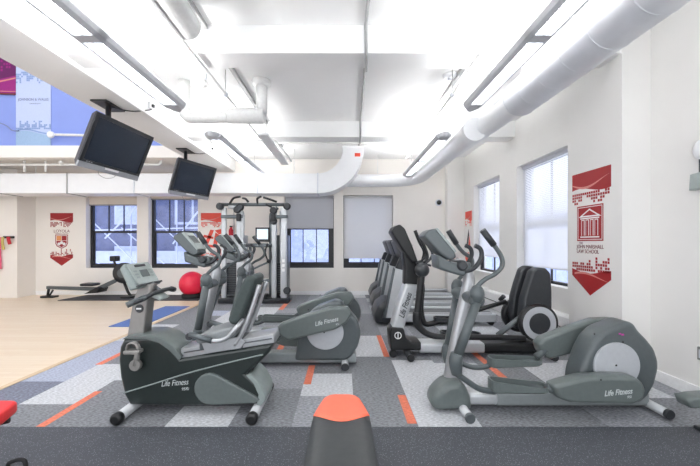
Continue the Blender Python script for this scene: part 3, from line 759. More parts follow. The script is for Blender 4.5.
for i in range(20):
    for j in range(1 + int(3.0 * abs(math.sin(i * .8)) + rr.random() * 2)):
        if rr.random() < .75: D.poly(b, [(i * .04 + .003, .38 + j * .04), (i * .04 + .037, .38 + j * .04), (i * .04 + .037, .415 + j * .04), (i * .04 + .003, .415 + j * .04)], .009)
    for j in range(1 + int(4 * abs(math.sin(i * .5 + 1)) + rr.random() * 2)):
        if rr.random() < .75: D.poly(b, [(i * .04 + .003, 1.66 - j * .045), (i * .04 + .037, 1.66 - j * .045), (i * .04 + .037, 1.70 - j * .045), (i * .04 + .003, 1.70 - j * .045)], .009)
b.build('cloth', None, t)
text('JOHNSON & WALES', 'lettering', 'grey_ink', t, D.p(.40, 1.06, .008), (1, 0, 0), (0, 0, 1), .085, scale_x=.92)
text('UNIVERSITY', 'lettering', 'grey_ink', t, D.p(.44, .965, .008), (1, 0, 0), (0, 0, 1), .04, spacing=1.2)
t = thing('guard_rail', 'white rail with a round knob on the blue wall beside the pale banner', 'rail', (-6.2, 7.6, 3.85))
MB().tube([(-6.65, 7.62, 3.89), (-5.75, 7.62, 3.87)], .028, 10, 1).build('rail', 'pipe_white', t)
MB().ball((-6.62, 7.6, 3.88), .085, 10, (1, .6, .9)).build('knob', 'white_metal', t)
pipe('hanging_cable', 'dark cable sagging across the blue wall at the left edge', 'cable', [(-8.3, 7.60, 4.30), (-7.7, 7.60, 4.12), (-7.50, 7.60, 3.98), (-7.35, 7.61, 3.97)], .012, 'grey_ink', 4, 6)

# ------------------------------------------------------------------ small wall items
t = thing('security_camera', 'small dark dome camera high on the back wall at right', 'camera', (2.63, BY - .06, 2.54))
MB().disc((2.63, BY - .02, 2.545), .09, .04).build('base', 'louver', t)
MB().ball((2.63, BY - .05, 2.545), .065, 10).build('dome', 'black_plastic', t)
t = thing('wall_alarm', 'white domed alarm with grey green box at the right edge of the wall', 'alarm', (3.24, 3.05, 1.9))
MB().ball((3.25, 3.05, 2.28), .075, 12, (.6, .9, 1.2)).build('dome', 'white_metal', t)
MB().box(3.24, 3.27, 3.035, 3.065, 2.06, 2.22).build('stem', 'charcoal', t)
MB().prism([(2.98, 1.925), (3.11, 1.915), (3.10, 2.06), (3.0, 2.07)], 3.19, 3.27, 'x', .012).build('housing', 'console_pale', t)
t = thing('wall_outlet', 'small grey outlet low on the right wall at the picture edge', 'outlet', (3.26, 3.0, .4))
MB().rbox(3.25, 3.27, 2.99, 3.09, .36, .48, .004, 'x').build('plate', 'post_grey', t)
MB().box(3.245, 3.25, 3.01, 3.07, .38, .46).build('socket', 'louver', t)
t = thing('wall_heater', 'low white heater cover along the right wall under the windows', 'heater', (3.2, 6.8, .11))
MB().prism([(3.17, .12), (3.265, .12), (3.265, .40), (3.20, .40), (3.17, .36)], 4.46, 9.0, 'y').build('cover', 'skirt_white', t)
MB().box(3.164, 3.17, 4.50, 8.9, .20, .215).build('vent_slot', 'charcoal', t)
MB().box(3.15, 3.26, 4.44, 4.47, .13, .22).build('valve', 'charcoal', t)
# hooks with straps on the left pier
t = thing('hook_rail', 'short black hook rail on the far left wall', 'hook rail', (-8.72, 8.75, 1.56))
MB().rbox(-8.86, -8.58, 8.74, 8.769, 1.55, 1.61, .006).build('board', 'black_plastic', t)
b = MB()
for x in (-8.78, -8.63): b.tube([(x, 8.745, 1.58), (x, 8.70, 1.565), (x, 8.69, 1.59)], .008, 6, 3)
b.build('hook', 'black_plastic', t)
tag(MB().tube([(-8.79, 8.67, 1.58), (-8.80, 8.67, 1.45), (-8.77, 8.67, 1.26)], .035, 10, 4, (.5, 1)).build('strap', 'strap_yellow'), 'yellow strap hanging on the hook rail at far left', 'strap', 'straps on the hook rail')
tag(MB().tube([(-8.64, 8.66, 1.59), (-8.63, 8.66, 1.5), (-8.60, 8.66, 1.40)], .045, 10, 4, (.5, 1)).build('strap', 'strap_red'), 'short red strap hanging on the hook rail at far left', 'strap', 'straps on the hook rail')
tag(MB().tube([(-8.98, 8.74, 1.58), (-8.97, 8.73, 1.2), (-8.95, 8.73, .75)], .07, 10, 4, (.4, 1)).build('strap', 'strap_pink'), 'long pink band hanging at the left edge of the picture', 'strap', 'straps on the hook rail')
t = thing('fire_extinguisher', 'red fire extinguisher on the back wall behind the cable machine frame', 'extinguisher', (-3.08, 9.2, 1.42))
MB().lathe((-3.08, 9.2, 1.42), [(.055, 0), (.06, .02), (.06, .36), (.03, .42), (.02, .44)], 'z', 20).build('cylinder', 'strap_red', t)
MB().box(-3.10, -3.06, 9.14, 9.26, 1.86, 1.90).build('handle', 'black_plastic', t)
MB().box(-3.12, -3.04, 9.25, 9.30, 1.6, 1.65).build('bracket', 'charcoal', t)

# ------------------------------------------------------------------ elliptical trainers
def tray(cx, cy, z, L, W, hf, hb, m, nm, parent, inner='black_rubber', tilt=0.0):
    """foot pedal: rounded plate with a raised rim, higher at the front"""
    poly = round_poly([(cx - L / 2, cy - W * .42), (cx + L / 2 - .05, cy - W / 2), (cx + L / 2, cy), (cx + L / 2 - .05, cy + W / 2), (cx - L / 2, cy + W * .42)], .06, 4)
    if area2(poly) < 0: poly = poly[::-1]
    inn = offset_poly(poly, .014)
    def zz(x): return tilt * (x - cx)
    def top(x): f = (x - (cx - L / 2)) / L; return hf + (hb - hf) * min(1, f * 1.3)
    b = MB()
    b.loft([[(x, y, z + zz(x)) for x, y in offset_poly(poly, .02)], [(x, y, z + .015 + zz(x)) for x, y in poly], [(x, y, z + top(x) + zz(x)) for x, y in poly], [(x, y, z + top(x) + zz(x)) for x, y in inn], [(x, y, z + .02 + zz(x)) for x, y in inn]], caps=True, smooth=False)
    p = b.build(nm, m, parent)
    MB().loft([[(x, y, z + .0205 + zz(x)) for x, y in offset_poly(inn, .006)], [(x, y, z + .026 + zz(x)) for x, y in offset_poly(inn, .006)]], smooth=False).build('tread', inner, p)
    return p
def make_elliptical(label, flip=False):
    MY = (lambda y: 5.9 - y) if flip else (lambda y: y)   # which side has its pedal down
    t = thing('elliptical_trainer', label, 'elliptical trainer', (1.75, 2.95, 0), 'matching grey green elliptical trainers')
    MB().prism(pr([(430.5, 402), (433, 394), (440, 386), (448, 381), (459, 380), (466, 386), (470, 395), (472, 409), (437, 410), (432, 407)], 2.84), 2.80, 3.03, 'y', .06, 4, rnd=.03).build('front_hub', 'shroud_light', t)
    ft = MB().tube([(1.0, 2.66, .046), (1.0, 3.25, .046)], .036, 16, 1).build('front_foot', 'silver_paint', t)
    for y in (2.655, 3.255): MB().disc((1.0, y, .046), .04, .03).build('end_cap', 'steel_dark', ft)
    fx = 2.50 if flip else 2.63
    ft = MB().tube([(fx, 2.72, .046), (fx, 3.22, .046)], .036, 16, 1).build('rear_foot', 'silver_paint', t)
    for y in (2.715, 3.225): MB().disc((fx, y, .046), .04, .03).build('end_cap', 'charcoal', ft)
    MB().rbox(1.07, 1.32, 2.86, 3.04, .045, .145, .02, 'x').build('beam_cover', 'silver_paint', t)
    MB().rbox(1.30, 2.62, 2.87, 3.03, .035, .15, .015, 'x').build('base_beam', 'beam_grey', t)
    MB().tube([(.93, 2.95, .15), (.965, 2.95, .42), (1.035, 2.95, .78), (1.085, 2.95, 1.0), (1.10, 2.95, 1.12), (1.06, 2.95, 1.21), (.98, 2.95, 1.27)], [.062, .058, .055, .055, .05, .045, .04], 20, 5).build('mast', 'silver', t)
    MB().lathe((1.08, 2.95, .965), [(.035, -.255), (.055, -.25), (.06, -.2), (.052, -.17), (.052, .17), (.06, .2), (.055, .25), (.035, .255)], 'y', 24).build('pivot_axle', 'shroud_mid', t)
    # near arm set
    for (sy, topx, pts, pdl) in (
        (MY(2.715), 1.08, pr([(478, 287), (486, 279.5), (496, 274), (503, 266), (502, 256.5), (494, 244), (484, 231)], 2.70), 0),
        (MY(3.185), 1.06, pr([(458, 281), (463, 275), (471, 268), (472, 259), (463, 252), (456, 243), (449, 231.5)], 3.18), 1)):
        low = (.905, sy, .47) if pdl == 0 else (.985, sy, .40)
        MB().tube([(1.075, sy, .95), low], [.036, .040], 16, 1).build('lower_arm', 'shroud_mid', t)
        MB().ball((1.08, sy, 1.015), .068, 12, (.85, .75, 1.15)).build('arm_knuckle', 'shroud_mid', t)
        MB().tube([(low[0] + .012, sy, low[2] + .07), (low[0], sy, low[2]), (low[0] + .01, sy, low[2] - .10)], [.046, .055, .042], 14, 3).build('lower_knuckle', 'shroud_mid', t)
        path = [(1.085, sy, 1.03)] + [(x, sy, z) for x, z in pts]
        hb = MB().tube(path[:-1] + [path[-1]], .0185, 12, 5).build('moving_handle', 'shroud_mid', t)
        a = Vector(path[-3]) * .8 + Vector(path[-2]) * .2; c2 = Vector(path[-1])
        MB().tube([tuple(Vector(path[-2]) * .9 + Vector(path[-3]) * .1), tuple(c2 + (c2 - Vector(path[-2])).normalized() * .01)], .026, 12, 1).build('grip', 'charcoal', hb)
    def fy(v): return (v[0], MY(v[1]), v[2])
    MB().tube([fy(pt(457, 374, 2.715)), fy(pt(467, 381, 2.73)), fy(pt(480, 389, 2.76)), fy(pt(495, 391.5, 2.79))], .024, 12, 5).build('pedal_link', 'shroud_mid', t)
    MB().tube([fy(pt(461, 363, 3.185)), fy(pt(472, 367, 3.17)), fy(pt(484, 367, 3.14)), fy(pt(496, 362, 3.11))], .024, 12, 5).build('pedal_link', 'shroud_mid', t)
    tray(1.46, MY(2.79), .205, .50, .17, .10, .05, 'shroud_light', 'pedal', t, 'shroud_mid', .0)
    tray(1.59, MY(3.11), .300, .50, .17, .09, .055, 'shroud_light', 'pedal', t, 'shroud_mid', .05)
    lk = MB().prism(pr([(551, 385), (560, 382), (582, 376.5), (610, 375), (633, 376), (640, 381), (643, 389), (641, 398), (631, 403.5), (568, 401.5), (556, 397)], 2.70), *sorted((MY(2.665), MY(2.80))), 'y', .03, 3, rnd=.02).build('link_cover', 'shroud_light', t)
    if not flip: text('Life Fitness', 'lettering', 'pale_ink', lk, pt(618, 392.5, 2.6645), (1, 0, .10), (0, 0, 1), .062, .35, scale_x=.80, bold=.001)
    if not flip: text('95i', 'lettering', 'pale_ink', lk, pt(629, 397, 2.6645), (1, 0, .10), (0, 0, 1), .03, .3)
    MB().disc((pt(601, 380, 2.667).x, MY(2.667), pt(601, 380, 2.667).z), .008, .006).build('screw', 'black_plastic', lk)
    lh = MB().prism(pr([(536, 343), (541, 337.5), (565, 328), (594, 318.5), (613, 318), (618, 326), (612, 337), (600, 345), (548, 358.5), (539, 352)], 3.15), *sorted((MY(3.11), MY(3.235))), 'y', .03, 3, rnd=.02).build('link_cover', 'shroud_light', t)
    if flip:
        text('Life Fitness', 'lettering', 'pale_ink', lh, (2.31, 2.6645, .565), (1, 0, .26), (0, 0, 1), .066, .35, scale_x=.82, bold=.001)
        text('95i', 'lettering', 'pale_ink', lh, (2.42, 2.6645, .535), (1, 0, .26), (0, 0, 1), .03, .3)
    for (P, y) in (([(546, 387.5), (556, 391)], 2.75), ([(536, 357), (545, 350)], 3.13)):
        MB().tube([fy(pt(*P[0], y)), fy(pt(*P[1], y))], .032, 12, 1).build('link_joint', 'shroud_mid', t)
    MB().prism(pr([(577, 404), (581, 374), (588, 354), (596, 339), (605, 331), (628, 321.5), (635.5, 323.5), (640, 331), (648, 339), (656, 349), (660, 361), (660.3, 369), (656.5, 385), (649, 398), (642, 404)], 2.83), 2.83, 3.05, 'y', .04, 4, rnd=.03).build('flywheel_housing', 'shroud_mid', t)
    dc = MB().disc(tuple(pt(616.3, 365.4, 2.824)), .193, .026, n=48).build('flywheel_disc', 'disc_grey', t)
    MB().disc(tuple(pt(616.3, 365.4, 2.81)), .008, .012, n=12).build('screw', 'black_plastic', dc)
    c = pt(616.3, 365.4, 2.824); MB().disc((c.x, 3.056, c.z), .193, .026, n=48).build('flywheel_disc', 'disc_grey', t)
    c = pt(621, 334, 2.83)
    MB().box(c.x - .02, c.x - .003, 2.825, 2.832, c.z - .004, c.z + .008).box(c.x + .002, c.x + .022, 2.825, 2.832, c.z - .012, c.z + .002).build('badge', 'logo_purple', t)
    for q in ((594.5, 334), (623, 342)): MB().disc(tuple(pt(*q, 2.829)), .008, .006, n=12).build('screw', 'black_plastic', t)
    # console
    cs = MB().prism(pr([(420.5, 236), (425, 231), (432, 228.8), (450, 250), (452.5, 257), (446, 260), (436, 253)], 2.95), 2.83, 3.07, 'y', .018, 3, rnd=.02).build('console', 'shroud_mid', t)
    a = Vector(pt(433, 229.5, 2.95)); c2 = Vector(pt(453, 254, 2.95)); d = (c2 - a).normalized(); nn = Vector((-d.z, 0, d.x)); nn = nn if nn.x > 0 else -nn
    def face(b, s0, s1, y0, y1, h0, h1):
        P = [[a + d * s + nn * h + Vector((0, y - 2.95, 0)) for s, y in ((s0, y0), (s1, y0), (s1, y1), (s0, y1))] for h in (h0, h1)]
        b.loft(P, smooth=False); return b
    face(MB(), .0, .25, 2.825, 3.075, -.008, .010).build('display_frame', 'console_pale', cs)
    face(MB(), .05, .16, 2.87, 3.03, .009, .013).build('display', 'lcd', cs)
    MB().prism(pr([(434, 254), (449, 262), (466, 261.5), (466.5, 268), (459, 275.5), (447, 272), (435, 267.5)], 2.95), 2.83, 3.07, 'y', .02, 3, rnd=.015).build('console_tray', 'shroud_mid', t)
    for y in (2.84, 3.06):
        MB().tube([(x, y, z) for x, z in pr([(460, 270), (467, 268.5), (473, 263), (476.5, 255), (475, 248.5), (470, 245.5)], 2.95)], .019, 12, 5).build('fixed_handle', 'charcoal', t)
    MB().lathe((1.0, 2.95, 1.24), [(.03, -.15), (.045, -.13), (.045, .13), (.03, .15)], 'y', 18).build('console_hinge', 'charcoal', t)
    return t
ell = make_elliptical('grey green elliptical trainer in the right foreground, nearest the camera')
e2 = make_elliptical('elliptical trainer directly behind the recumbent bike, with its grey disc in view', True)
e2.location = Vector((-.80, 3.98, 0)); e2.scale.x = 1.09
e3 = copy_tree(e2); e3.location = Vector((-.74, 5.07, 0)); e3['label'] = 'farthest elliptical trainer of the left row, in front of the cable machine'

# ------------------------------------------------------------------ recumbent bike
t = thing('recumbent_bike', 'dark green recumbent exercise bike with silver seat rail in left foreground', 'exercise bike', (-1.28, 2.93, 0))
MB().prism(pr([(124, 339), (120, 347), (118.6, 360), (120.5, 378), (124.5, 395), (130, 405), (196, 405.5), (258, 404), (263, 397), (259, 386), (252, 379), (246.5, 374), (260, 362), (270, 352), (273, 344), (230, 350), (181, 358), (172, 347), (160, 339.5), (147, 336.5)], 2.80), 2.79, 3.07, 'y', .028, 3, rnd=.012).build('shroud', 'shroud', t)
MB().prism(pr([(123, 339), (129, 335), (150, 334.5), (163, 338), (174, 346), (183, 356), (180, 359.5), (170, 350), (160, 342.5), (147, 338.8), (130, 339)], 2.80), 2.783, 3.077, 'y', .006, 2).build('trim_arch', 'shroud_light', t)
MB().tube([tuple(pt(a, b_, 2.79)) for a, b_ in ((123.5, 393), (150, 385), (180, 375.5), (205, 368.5), (235, 361), (263, 354.5))], .006, 8, 5).build('trim_line', 'console_grey', t)
pn = [(210 + 15.5 * math.cos(a), 388.5 + 15.5 * math.sin(a)) for a in [math.radians(x) for x in range(-62, -270, -16)]] + [(212, 404.5), (256, 402.5), (260, 399), (254, 395)]
MB().prism(pr(pn, 2.78), 2.765, 2.81, 'y', .012, 3).build('crank_panel', 'shroud_light', t)
MB().prism(pr([(246.5, 374.5), (252, 374), (259, 381), (265.5, 393), (266, 400), (261, 405), (257, 404), (259, 394), (254, 383)], 2.80), 2.775, 3.085, 'y', .01, 2).build('tail_fin', 'console_grey', t)
sl = MB().prism(pr([(181, 348.5), (230, 341), (273, 334), (275, 342.5), (230, 350), (182, 358.5)], 2.82), 2.81, 3.05, 'y', .006, 2).build('seat_rail', 'silver', t)
MB().tube([tuple(pt(184, 352.5, 2.81)), tuple(pt(272, 338.5, 2.81))], .006, 6, 1).build('rail_groove', 'steel_dark', sl)
for (x, nm) in ((-1.78, 'front_foot'), (-.72, 'rear_foot')):
    ft = MB().tube([(x, 2.64, .05), (x, 3.22, .05)], .041, 18, 1).build(nm, 'silver_paint', t)
    for y in (2.635, 3.225): MB().lathe((x, y, .05), [(.03, -.025), (.047, -.012), (.047, .03), (.042, .035)], 'y', 20).build('end_cap', 'black_plastic', ft)
MB().rbox(-1.78, -.72, 2.87, 2.99, .065, .12, .008, 'x').build('base_beam', 'black_plastic', t)
MB().prism(pr([(129.5, 337), (146, 337), (150, 300), (153, 284), (141.5, 284), (135.5, 300)], 2.90), 2.86, 2.98, 'y', .012, 2).build('console_post', 'post_grey', t)
em = MB(); c = pt(139.5, 308.5, 2.86); em.disc((c.x, 2.858, c.z), .036, .01, n=24); em.build('emblem', 'charcoal', t)
MB().box(c.x - .02, c.x + .02, 2.846, 2.853, c.z - .006, c.z + .006).build('emblem_mark', 'white_ink', t)
# crank, pedals
for (y, s) in ((2.74, 1), (3.12, -1)):
    hub = pt(135.8, 365, 2.74); topc = pt(138, 349, 2.74)
    if s < 0: topc = Vector((hub.x * 2 - topc.x, 0, hub.z * 2 - topc.z))
    ck = MB().tube([(hub.x, y, hub.z), (topc.x, y, topc.z)], [.024, .018], 12, 1).build('crank_arm', 'post_grey', t)
    MB().disc((hub.x, y, hub.z), .045, .04, n=24).build('crank_hub', 'post_grey', ck)
    pd = MB().rbox(topc.x - .06, topc.x + .06, y - .10 if s > 0 else y + .02, y - .02 if s > 0 else y + .10, topc.z - .015, topc.z + .015, .008, 'y').build('pedal', 'post_grey', t)
    ya = y - .06 if s > 0 else y + .06
    MB().tube([(topc.x - .05, ya, topc.z + .01), (topc.x - .035, ya, topc.z + .06), (topc.x + .02, ya, topc.z + .065), (topc.x + .05, ya, topc.z + .01)], .016, 8, 4, (1.6, .5)).build('strap', 'post_grey', pd)
# console
A0 = Vector((-1.80, 0, 1.262)); A1 = Vector((-1.69, 0, 1.07)); d = (A1 - A0).normalized(); nn = Vector((-d.z, 0, d.x)); nn = nn if nn.x > 0 else -nn
L0 = (A1 - A0).length
cp = [A0 + nn * .0, A0 - nn * .055 + d * .02, A1 - nn * .07, A1 + d * .015, A1]
cs = MB().prism([(v.x, v.z) for v in cp], 2.745, 3.105, 'y', .018, 3, rnd=.015).build('console', 'console_grey', t)
def cface(s0, s1, y0, y1, h0, h1, rn=.0):
    b = MB(); q = [(s0 * L0, y0), (s1 * L0, y0), (s1 * L0, y1), (s0 * L0, y1)]
    if rn: q = round_poly(q, rn)
    b.loft([[A0 + d * s + nn * h + Vector((0, y, 0)) for s, y in q] for h in (h0, h1)], smooth=False); return b
fp = cface(.05, .93, 2.77, 3.08, -.005, .008, .03).build('face_panel', 'console_pale', cs)
cface(.12, .22, 2.85, 3.0, .007, .012, .005).build('display', 'charcoal', fp)
cface(.36, .66, 2.88, 2.99, .007, .012, .006).build('display', 'lcd', fp)
for y0 in (2.80, 3.01):
    for s in (.35, .48, .61): cface(s, s + .08, y0, y0 + .045, .007, .010).build('key', 'console_grey', fp)
cface(.955, 1.02, 2.75, 3.10, -.01, .022).build('bottom_lip', 'charcoal', cs)
hb = MB().tube([(-1.73, 2.70, .935), (-1.66, 2.76, .965), (-1.615, 2.85, 1.0), (-1.60, 2.95, 1.01), (-1.60, 3.06, 1.01), (-1.59, 3.14, 1.0), (-1.63, 3.22, .985)], .0185, 12, 5).build('handlebar', 'charcoal', t)
MB().tube([(-1.74, 2.695, .93), (-1.64, 2.79, .98)], .025, 12, 1).build('grip', 'shroud_mid', hb)
MB().tube([(-1.595, 3.11, 1.005), (-1.63, 3.225, .985)], .025, 12, 1).build('grip', 'black_plastic', hb)
MB().prism([(-1.66, .97), (-1.58, .935), (-1.555, .955), (-1.63, 1.0)], 2.88, 3.02, 'y', .01, 2).build('sensor_pad', 'console_pale', t)
MB().tube([(-1.69, 2.95, 1.08), (-1.64, 2.95, 1.03), (-1.60, 2.95, 1.005)], .02, 10, 3).build('handlebar_stem', 'charcoal', t)
# seat
MB().prism(pr([(203, 335.5), (206, 330.5), (222, 326), (239, 321.5), (243, 325), (240, 333), (206, 339)], 2.93), 2.76, 3.10, 'y', .025, 3, rnd=.02).build('seat_cushion', 'seat_grey', t)
MB().prism(pr([(233, 317), (238, 300), (246, 282), (250.5, 275), (256, 273.5), (260, 277), (256, 291), (247, 313), (242, 321), (236, 321)], 2.90), 2.755, 3.085, 'y', .03, 3, rnd=.02).build('backrest', 'upholstery', t)
for y in (2.80, 3.04):
    MB().tube([tuple(pt(a, b_, 2.93)) [0:1] + (y,) + tuple(pt(a, b_, 2.93))[2:3] for a, b_ in ((263, 283), (256, 306), (248, 326), (240, 341))], .020, 10, 4, (1, 1)).build('back_frame', 'silver', t)
MB().rbox(pt(204, 0, 2.9).x, pt(246, 0, 2.9).x, 2.80, 3.05, pt(0, 347, 2.9).z, pt(0, 336, 2.9).z, .012, 'x').build('seat_carriage', 'steel_dark', t)
MB().prism(pr([(202, 342), (239, 336.5), (246, 341), (241, 348), (206, 353)], 2.80), 2.785, 2.80, 'y', .004, 2).build('carriage_plate', 'silver', t)
for (y, ye) in ((2.72, 2.80), (3.14, 3.06)):
    ar = MB().tube([tuple(pt(190.5, 334.5, 2.72))[0:1] + (y,) + tuple(pt(190.5, 334.5, 2.72))[2:3]] + [(pt(a, b_, 2.72).x, y, pt(a, b_, 2.72).z) for a, b_ in ((203, 338.5), (216, 341), (227, 337.5), (236, 328))] + [(pt(243, 320, 2.8).x, ye, pt(243, 320, 2.8).z)], .0185, 12, 5).build('side_handle', 'silver', t)
    g = [(pt(a, b_, 2.72).x, y, pt(a, b_, 2.72).z) for a, b_ in ((189.5, 334), (212, 341))]
    MB().tube(g, .023, 12, 1).build('grip', 'steel_dark', ar)
    MB().disc((g[0][0], y, g[0][2] - .02), .03, .03, n=16).build('brake_knob', 'charcoal', ar)
text('Life Fitness', 'lettering', 'pale_ink', t, pt(174.5, 383, 2.7885), (1, 0, .08), (0, 0, 1), .068, .35, scale_x=.74, bold=.0)
text('95Ri', 'lettering', 'pale_ink', t, pt(185, 389, 2.7885), (1, 0, .08), (0, 0, 1), .035, .3)

# ------------------------------------------------------------------ black and silver cross trainer
t = thing('cross_trainer', 'black and silver cross trainer with white ringed disc, behind the right elliptical', 'elliptical trainer', (1.65, 4.35, 0))
MB().prism(pr([(390.5, 350), (389.5, 334), (391.5, 327), (403.5, 328), (406, 338), (411, 341.5), (421, 342), (421, 350)], 4.2), 4.18, 4.48, 'y', .02, 3, rnd=.02).build('front_boot', 'black_plastic', t)
c = pt(398, 335.5, 4.18); MB().lathe((c.x, 4.178, c.z), [(.045, .003), (.045, -.004), (.034, -.004), (.034, .003)], 'y', 24).build('emblem_ring', 'white_ink', t)
MB().box(c.x - .006, c.x + .006, 4.172, 4.182, c.z - .03, c.z + .03).build('emblem_mark', 'white_ink', t)
ft = MB().tube([(.81, 4.04, .046), (.81, 4.64, .046)], .042, 16, 1).build('front_foot', 'charcoal', t)
for y in (4.04, 4.64): MB().disc((.81, y, .046), .045, .03).build('end_cap', 'black_plastic', ft)
ft = MB().tube([(2.55, 4.04, .046), (2.55, 4.64, .046)], .042, 16, 1).build('rear_foot', 'charcoal', t)
MB().disc((.62, 4.2, .05), .045, .05).build('transport_wheel', 'black_rubber', t)
MB().rbox(.95, 1.78, 4.20, 4.46, .05, .17, .02, 'x').build('base_cover', 'silver_paint', t)
MB().rbox(1.75, 2.62, 4.2, 4.46, .05, .17, .02, 'x').build('base_beam', 'black_plastic', t)
ms = MB().prism(pr([(392, 328), (403.5, 329.5), (410, 310), (418.5, 285), (405.5, 283.5), (397.5, 306)], 4.22), 4.20, 4.46, 'y', .03, 3, rnd=.02).build('mast', 'silver_paint', t)
aa = pt(400, 322, 4.199); bb = pt(411, 289, 4.199)
text('Life Fitness', 'lettering', 'charcoal', ms, (Vector(aa) + Vector(bb)) / 2, Vector(bb) - Vector(aa), (-1, 0, .2), .10, .3, scale_x=.72, bold=.002)
MB().prism(pr([(404.5, 285), (418.5, 286), (421, 273), (416, 260), (409, 250), (403, 252), (405, 266)], 4.22), 4.24, 4.42, 'y', .03, 3, rnd=.02).build('mast_neck', 'black_plastic', t)
cs = MB().prism(pr([(390.5, 232), (393, 227), (399, 224.5), (404, 229), (412, 248), (417, 262), (411, 263), (400, 248)], 4.25), 4.16, 4.50, 'y', .025, 3, rnd=.02).build('console', 'black_plastic', t)
a = pt(401, 226.5, 4.25); c2 = pt(413, 251, 4.25); dd = (c2 - a).normalized(); n2 = Vector((-dd.z, 0, dd.x)); n2 = n2 if n2.x > 0 else -n2
b = MB(); b.loft([[a + dd * s + n2 * h + Vector((0, y, 0)) for s, y in ((.03, -.14), (.28, -.14), (.28, .14), (.03, .14))] for h in (0, .012)], smooth=False)
b.bm.verts.ensure_lookup_table(); bmesh.ops.translate(b.bm, verts=b.bm.verts, vec=(0, .08, 0)); b.build('display', 'lcd', cs)
MB().lathe((pt(422, 270, 4.05).x, 4.33, pt(422, 270, 4.05).z), [(.04, -.26), (.05, -.25), (.05, .25), (.04, .26)], 'y', 20).build('pivot_axle', 'black_plastic', t)
px, pz = pt(422, 270, 4.05).x, pt(422, 270, 4.05).z
for y in (4.05, 4.61): MB().ball((px, y, pz), .088, 14).build('pivot_knob', 'charcoal', t)
MB().tube([(px, 4.05, pz - .03)] + [tuple(pt(a, b_, 4.05)) for a, b_ in ((420, 290), (418.5, 305), (417, 316))], .042, 14, 4).build('lower_arm', 'black_plastic', t)
MB().tube([tuple(pt(a, b_, 4.05)) for a, b_ in ((417, 312), (417, 322), (421, 329), (428, 334), (438, 336.5), (460, 337), (500, 337.5), (525, 338))], [.05, .05, .042, .036, .034, .034, .034, .03], 14, 4).build('pedal_bar', 'black_plastic', t)
tray(pt(461, 0, 4.15).x, 4.14, pt(0, 336.5, 4.15).z, .50, .20, .07, .05, 'charcoal', 'pedal', t)
MB().tube([(px + .02, 4.61, pz - .03)] + [tuple(pt(a, b_, 4.61)) for a, b_ in ((422, 285), (421, 305), (422.5, 318), (426, 324), (435, 322.5), (452, 318))], .036, 12, 4).build('lower_arm', 'black_plastic', t)
MB().tube([tuple(pt(a, b_, 4.61)) for a, b_ in ((446, 319), (474, 311), (506, 301.5))], .03, 12, 2).build('pedal_bar', 'black_plastic', t)
tray(pt(452, 0, 4.5).x, 4.55, pt(0, 322, 4.5).z, .46, .18, .06, .05, 'charcoal', 'pedal', t)
for (y, P) in ((4.05, ((423, 264), (427.5, 257), (424, 246), (420.5, 236))), (4.61, ((421, 264), (424, 252), (419.5, 242), (415, 230.5)))):
    MB().tube([tuple(pt(a, b_, y)) for a, b_ in P], [.018, .018, .022, .024], 10, 4).build('moving_handle', 'black_plastic', t)
for y in (4.18, 4.48): MB().tube([(pt(a, b_, 4.3).x, y, pt(a, b_, 4.3).z) for a, b_ in ((414, 262), (424, 262), (430, 254), (426, 246))], .016, 10, 4).build('fixed_handle', 'charcoal', t)
for (y0, y1, dy, dx) in ((4.17, 4.32, 4.15, 0), (4.46, 4.61, 4.66, 0.02)):
    MB().prism([(x + dx, z) for x, z in pr([(521, 320), (523, 300), (527, 286), (532, 271), (537, 267.5), (545, 268), (549.5, 273), (551, 290), (551, 312), (545, 335), (526, 335)], 4.2)], y0, y1, 'y', .025, 3, rnd=.02).build('tower_cover', 'charcoal', t)
    c = pt(538.2, 323, 4.15); s = 1 if dy < 4.4 else -1
    rim = MB().lathe((c.x + dx, dy, c.z), [(.20, .05 * s), (.235, .04 * s), (.235, -.02 * s), (.205, -.03 * s)], 'y', 48).build('disc_rim', 'black_plastic', t)
    MB().disc((c.x + dx, dy - .031 * s, c.z), .205, .008, n=48).build('disc_ring', 'disc_grey', rim)
    MB().disc((c.x + dx, dy - .037 * s, c.z), .13, .008, n=40).build('disc_hub', 'charcoal', rim)
MB().tube([tuple(pt(498, 335, 4.2)), tuple(pt(522, 316, 4.25))], .042, 12, 1, (1, .7)).build('ramp_link', 'steel_dark', t)
MB().tube([tuple(pt(500, 300, 4.75)), tuple(pt(504, 296, 4.7))], .03, 10, 1).build('ramp_joint', 'black_plastic', t)

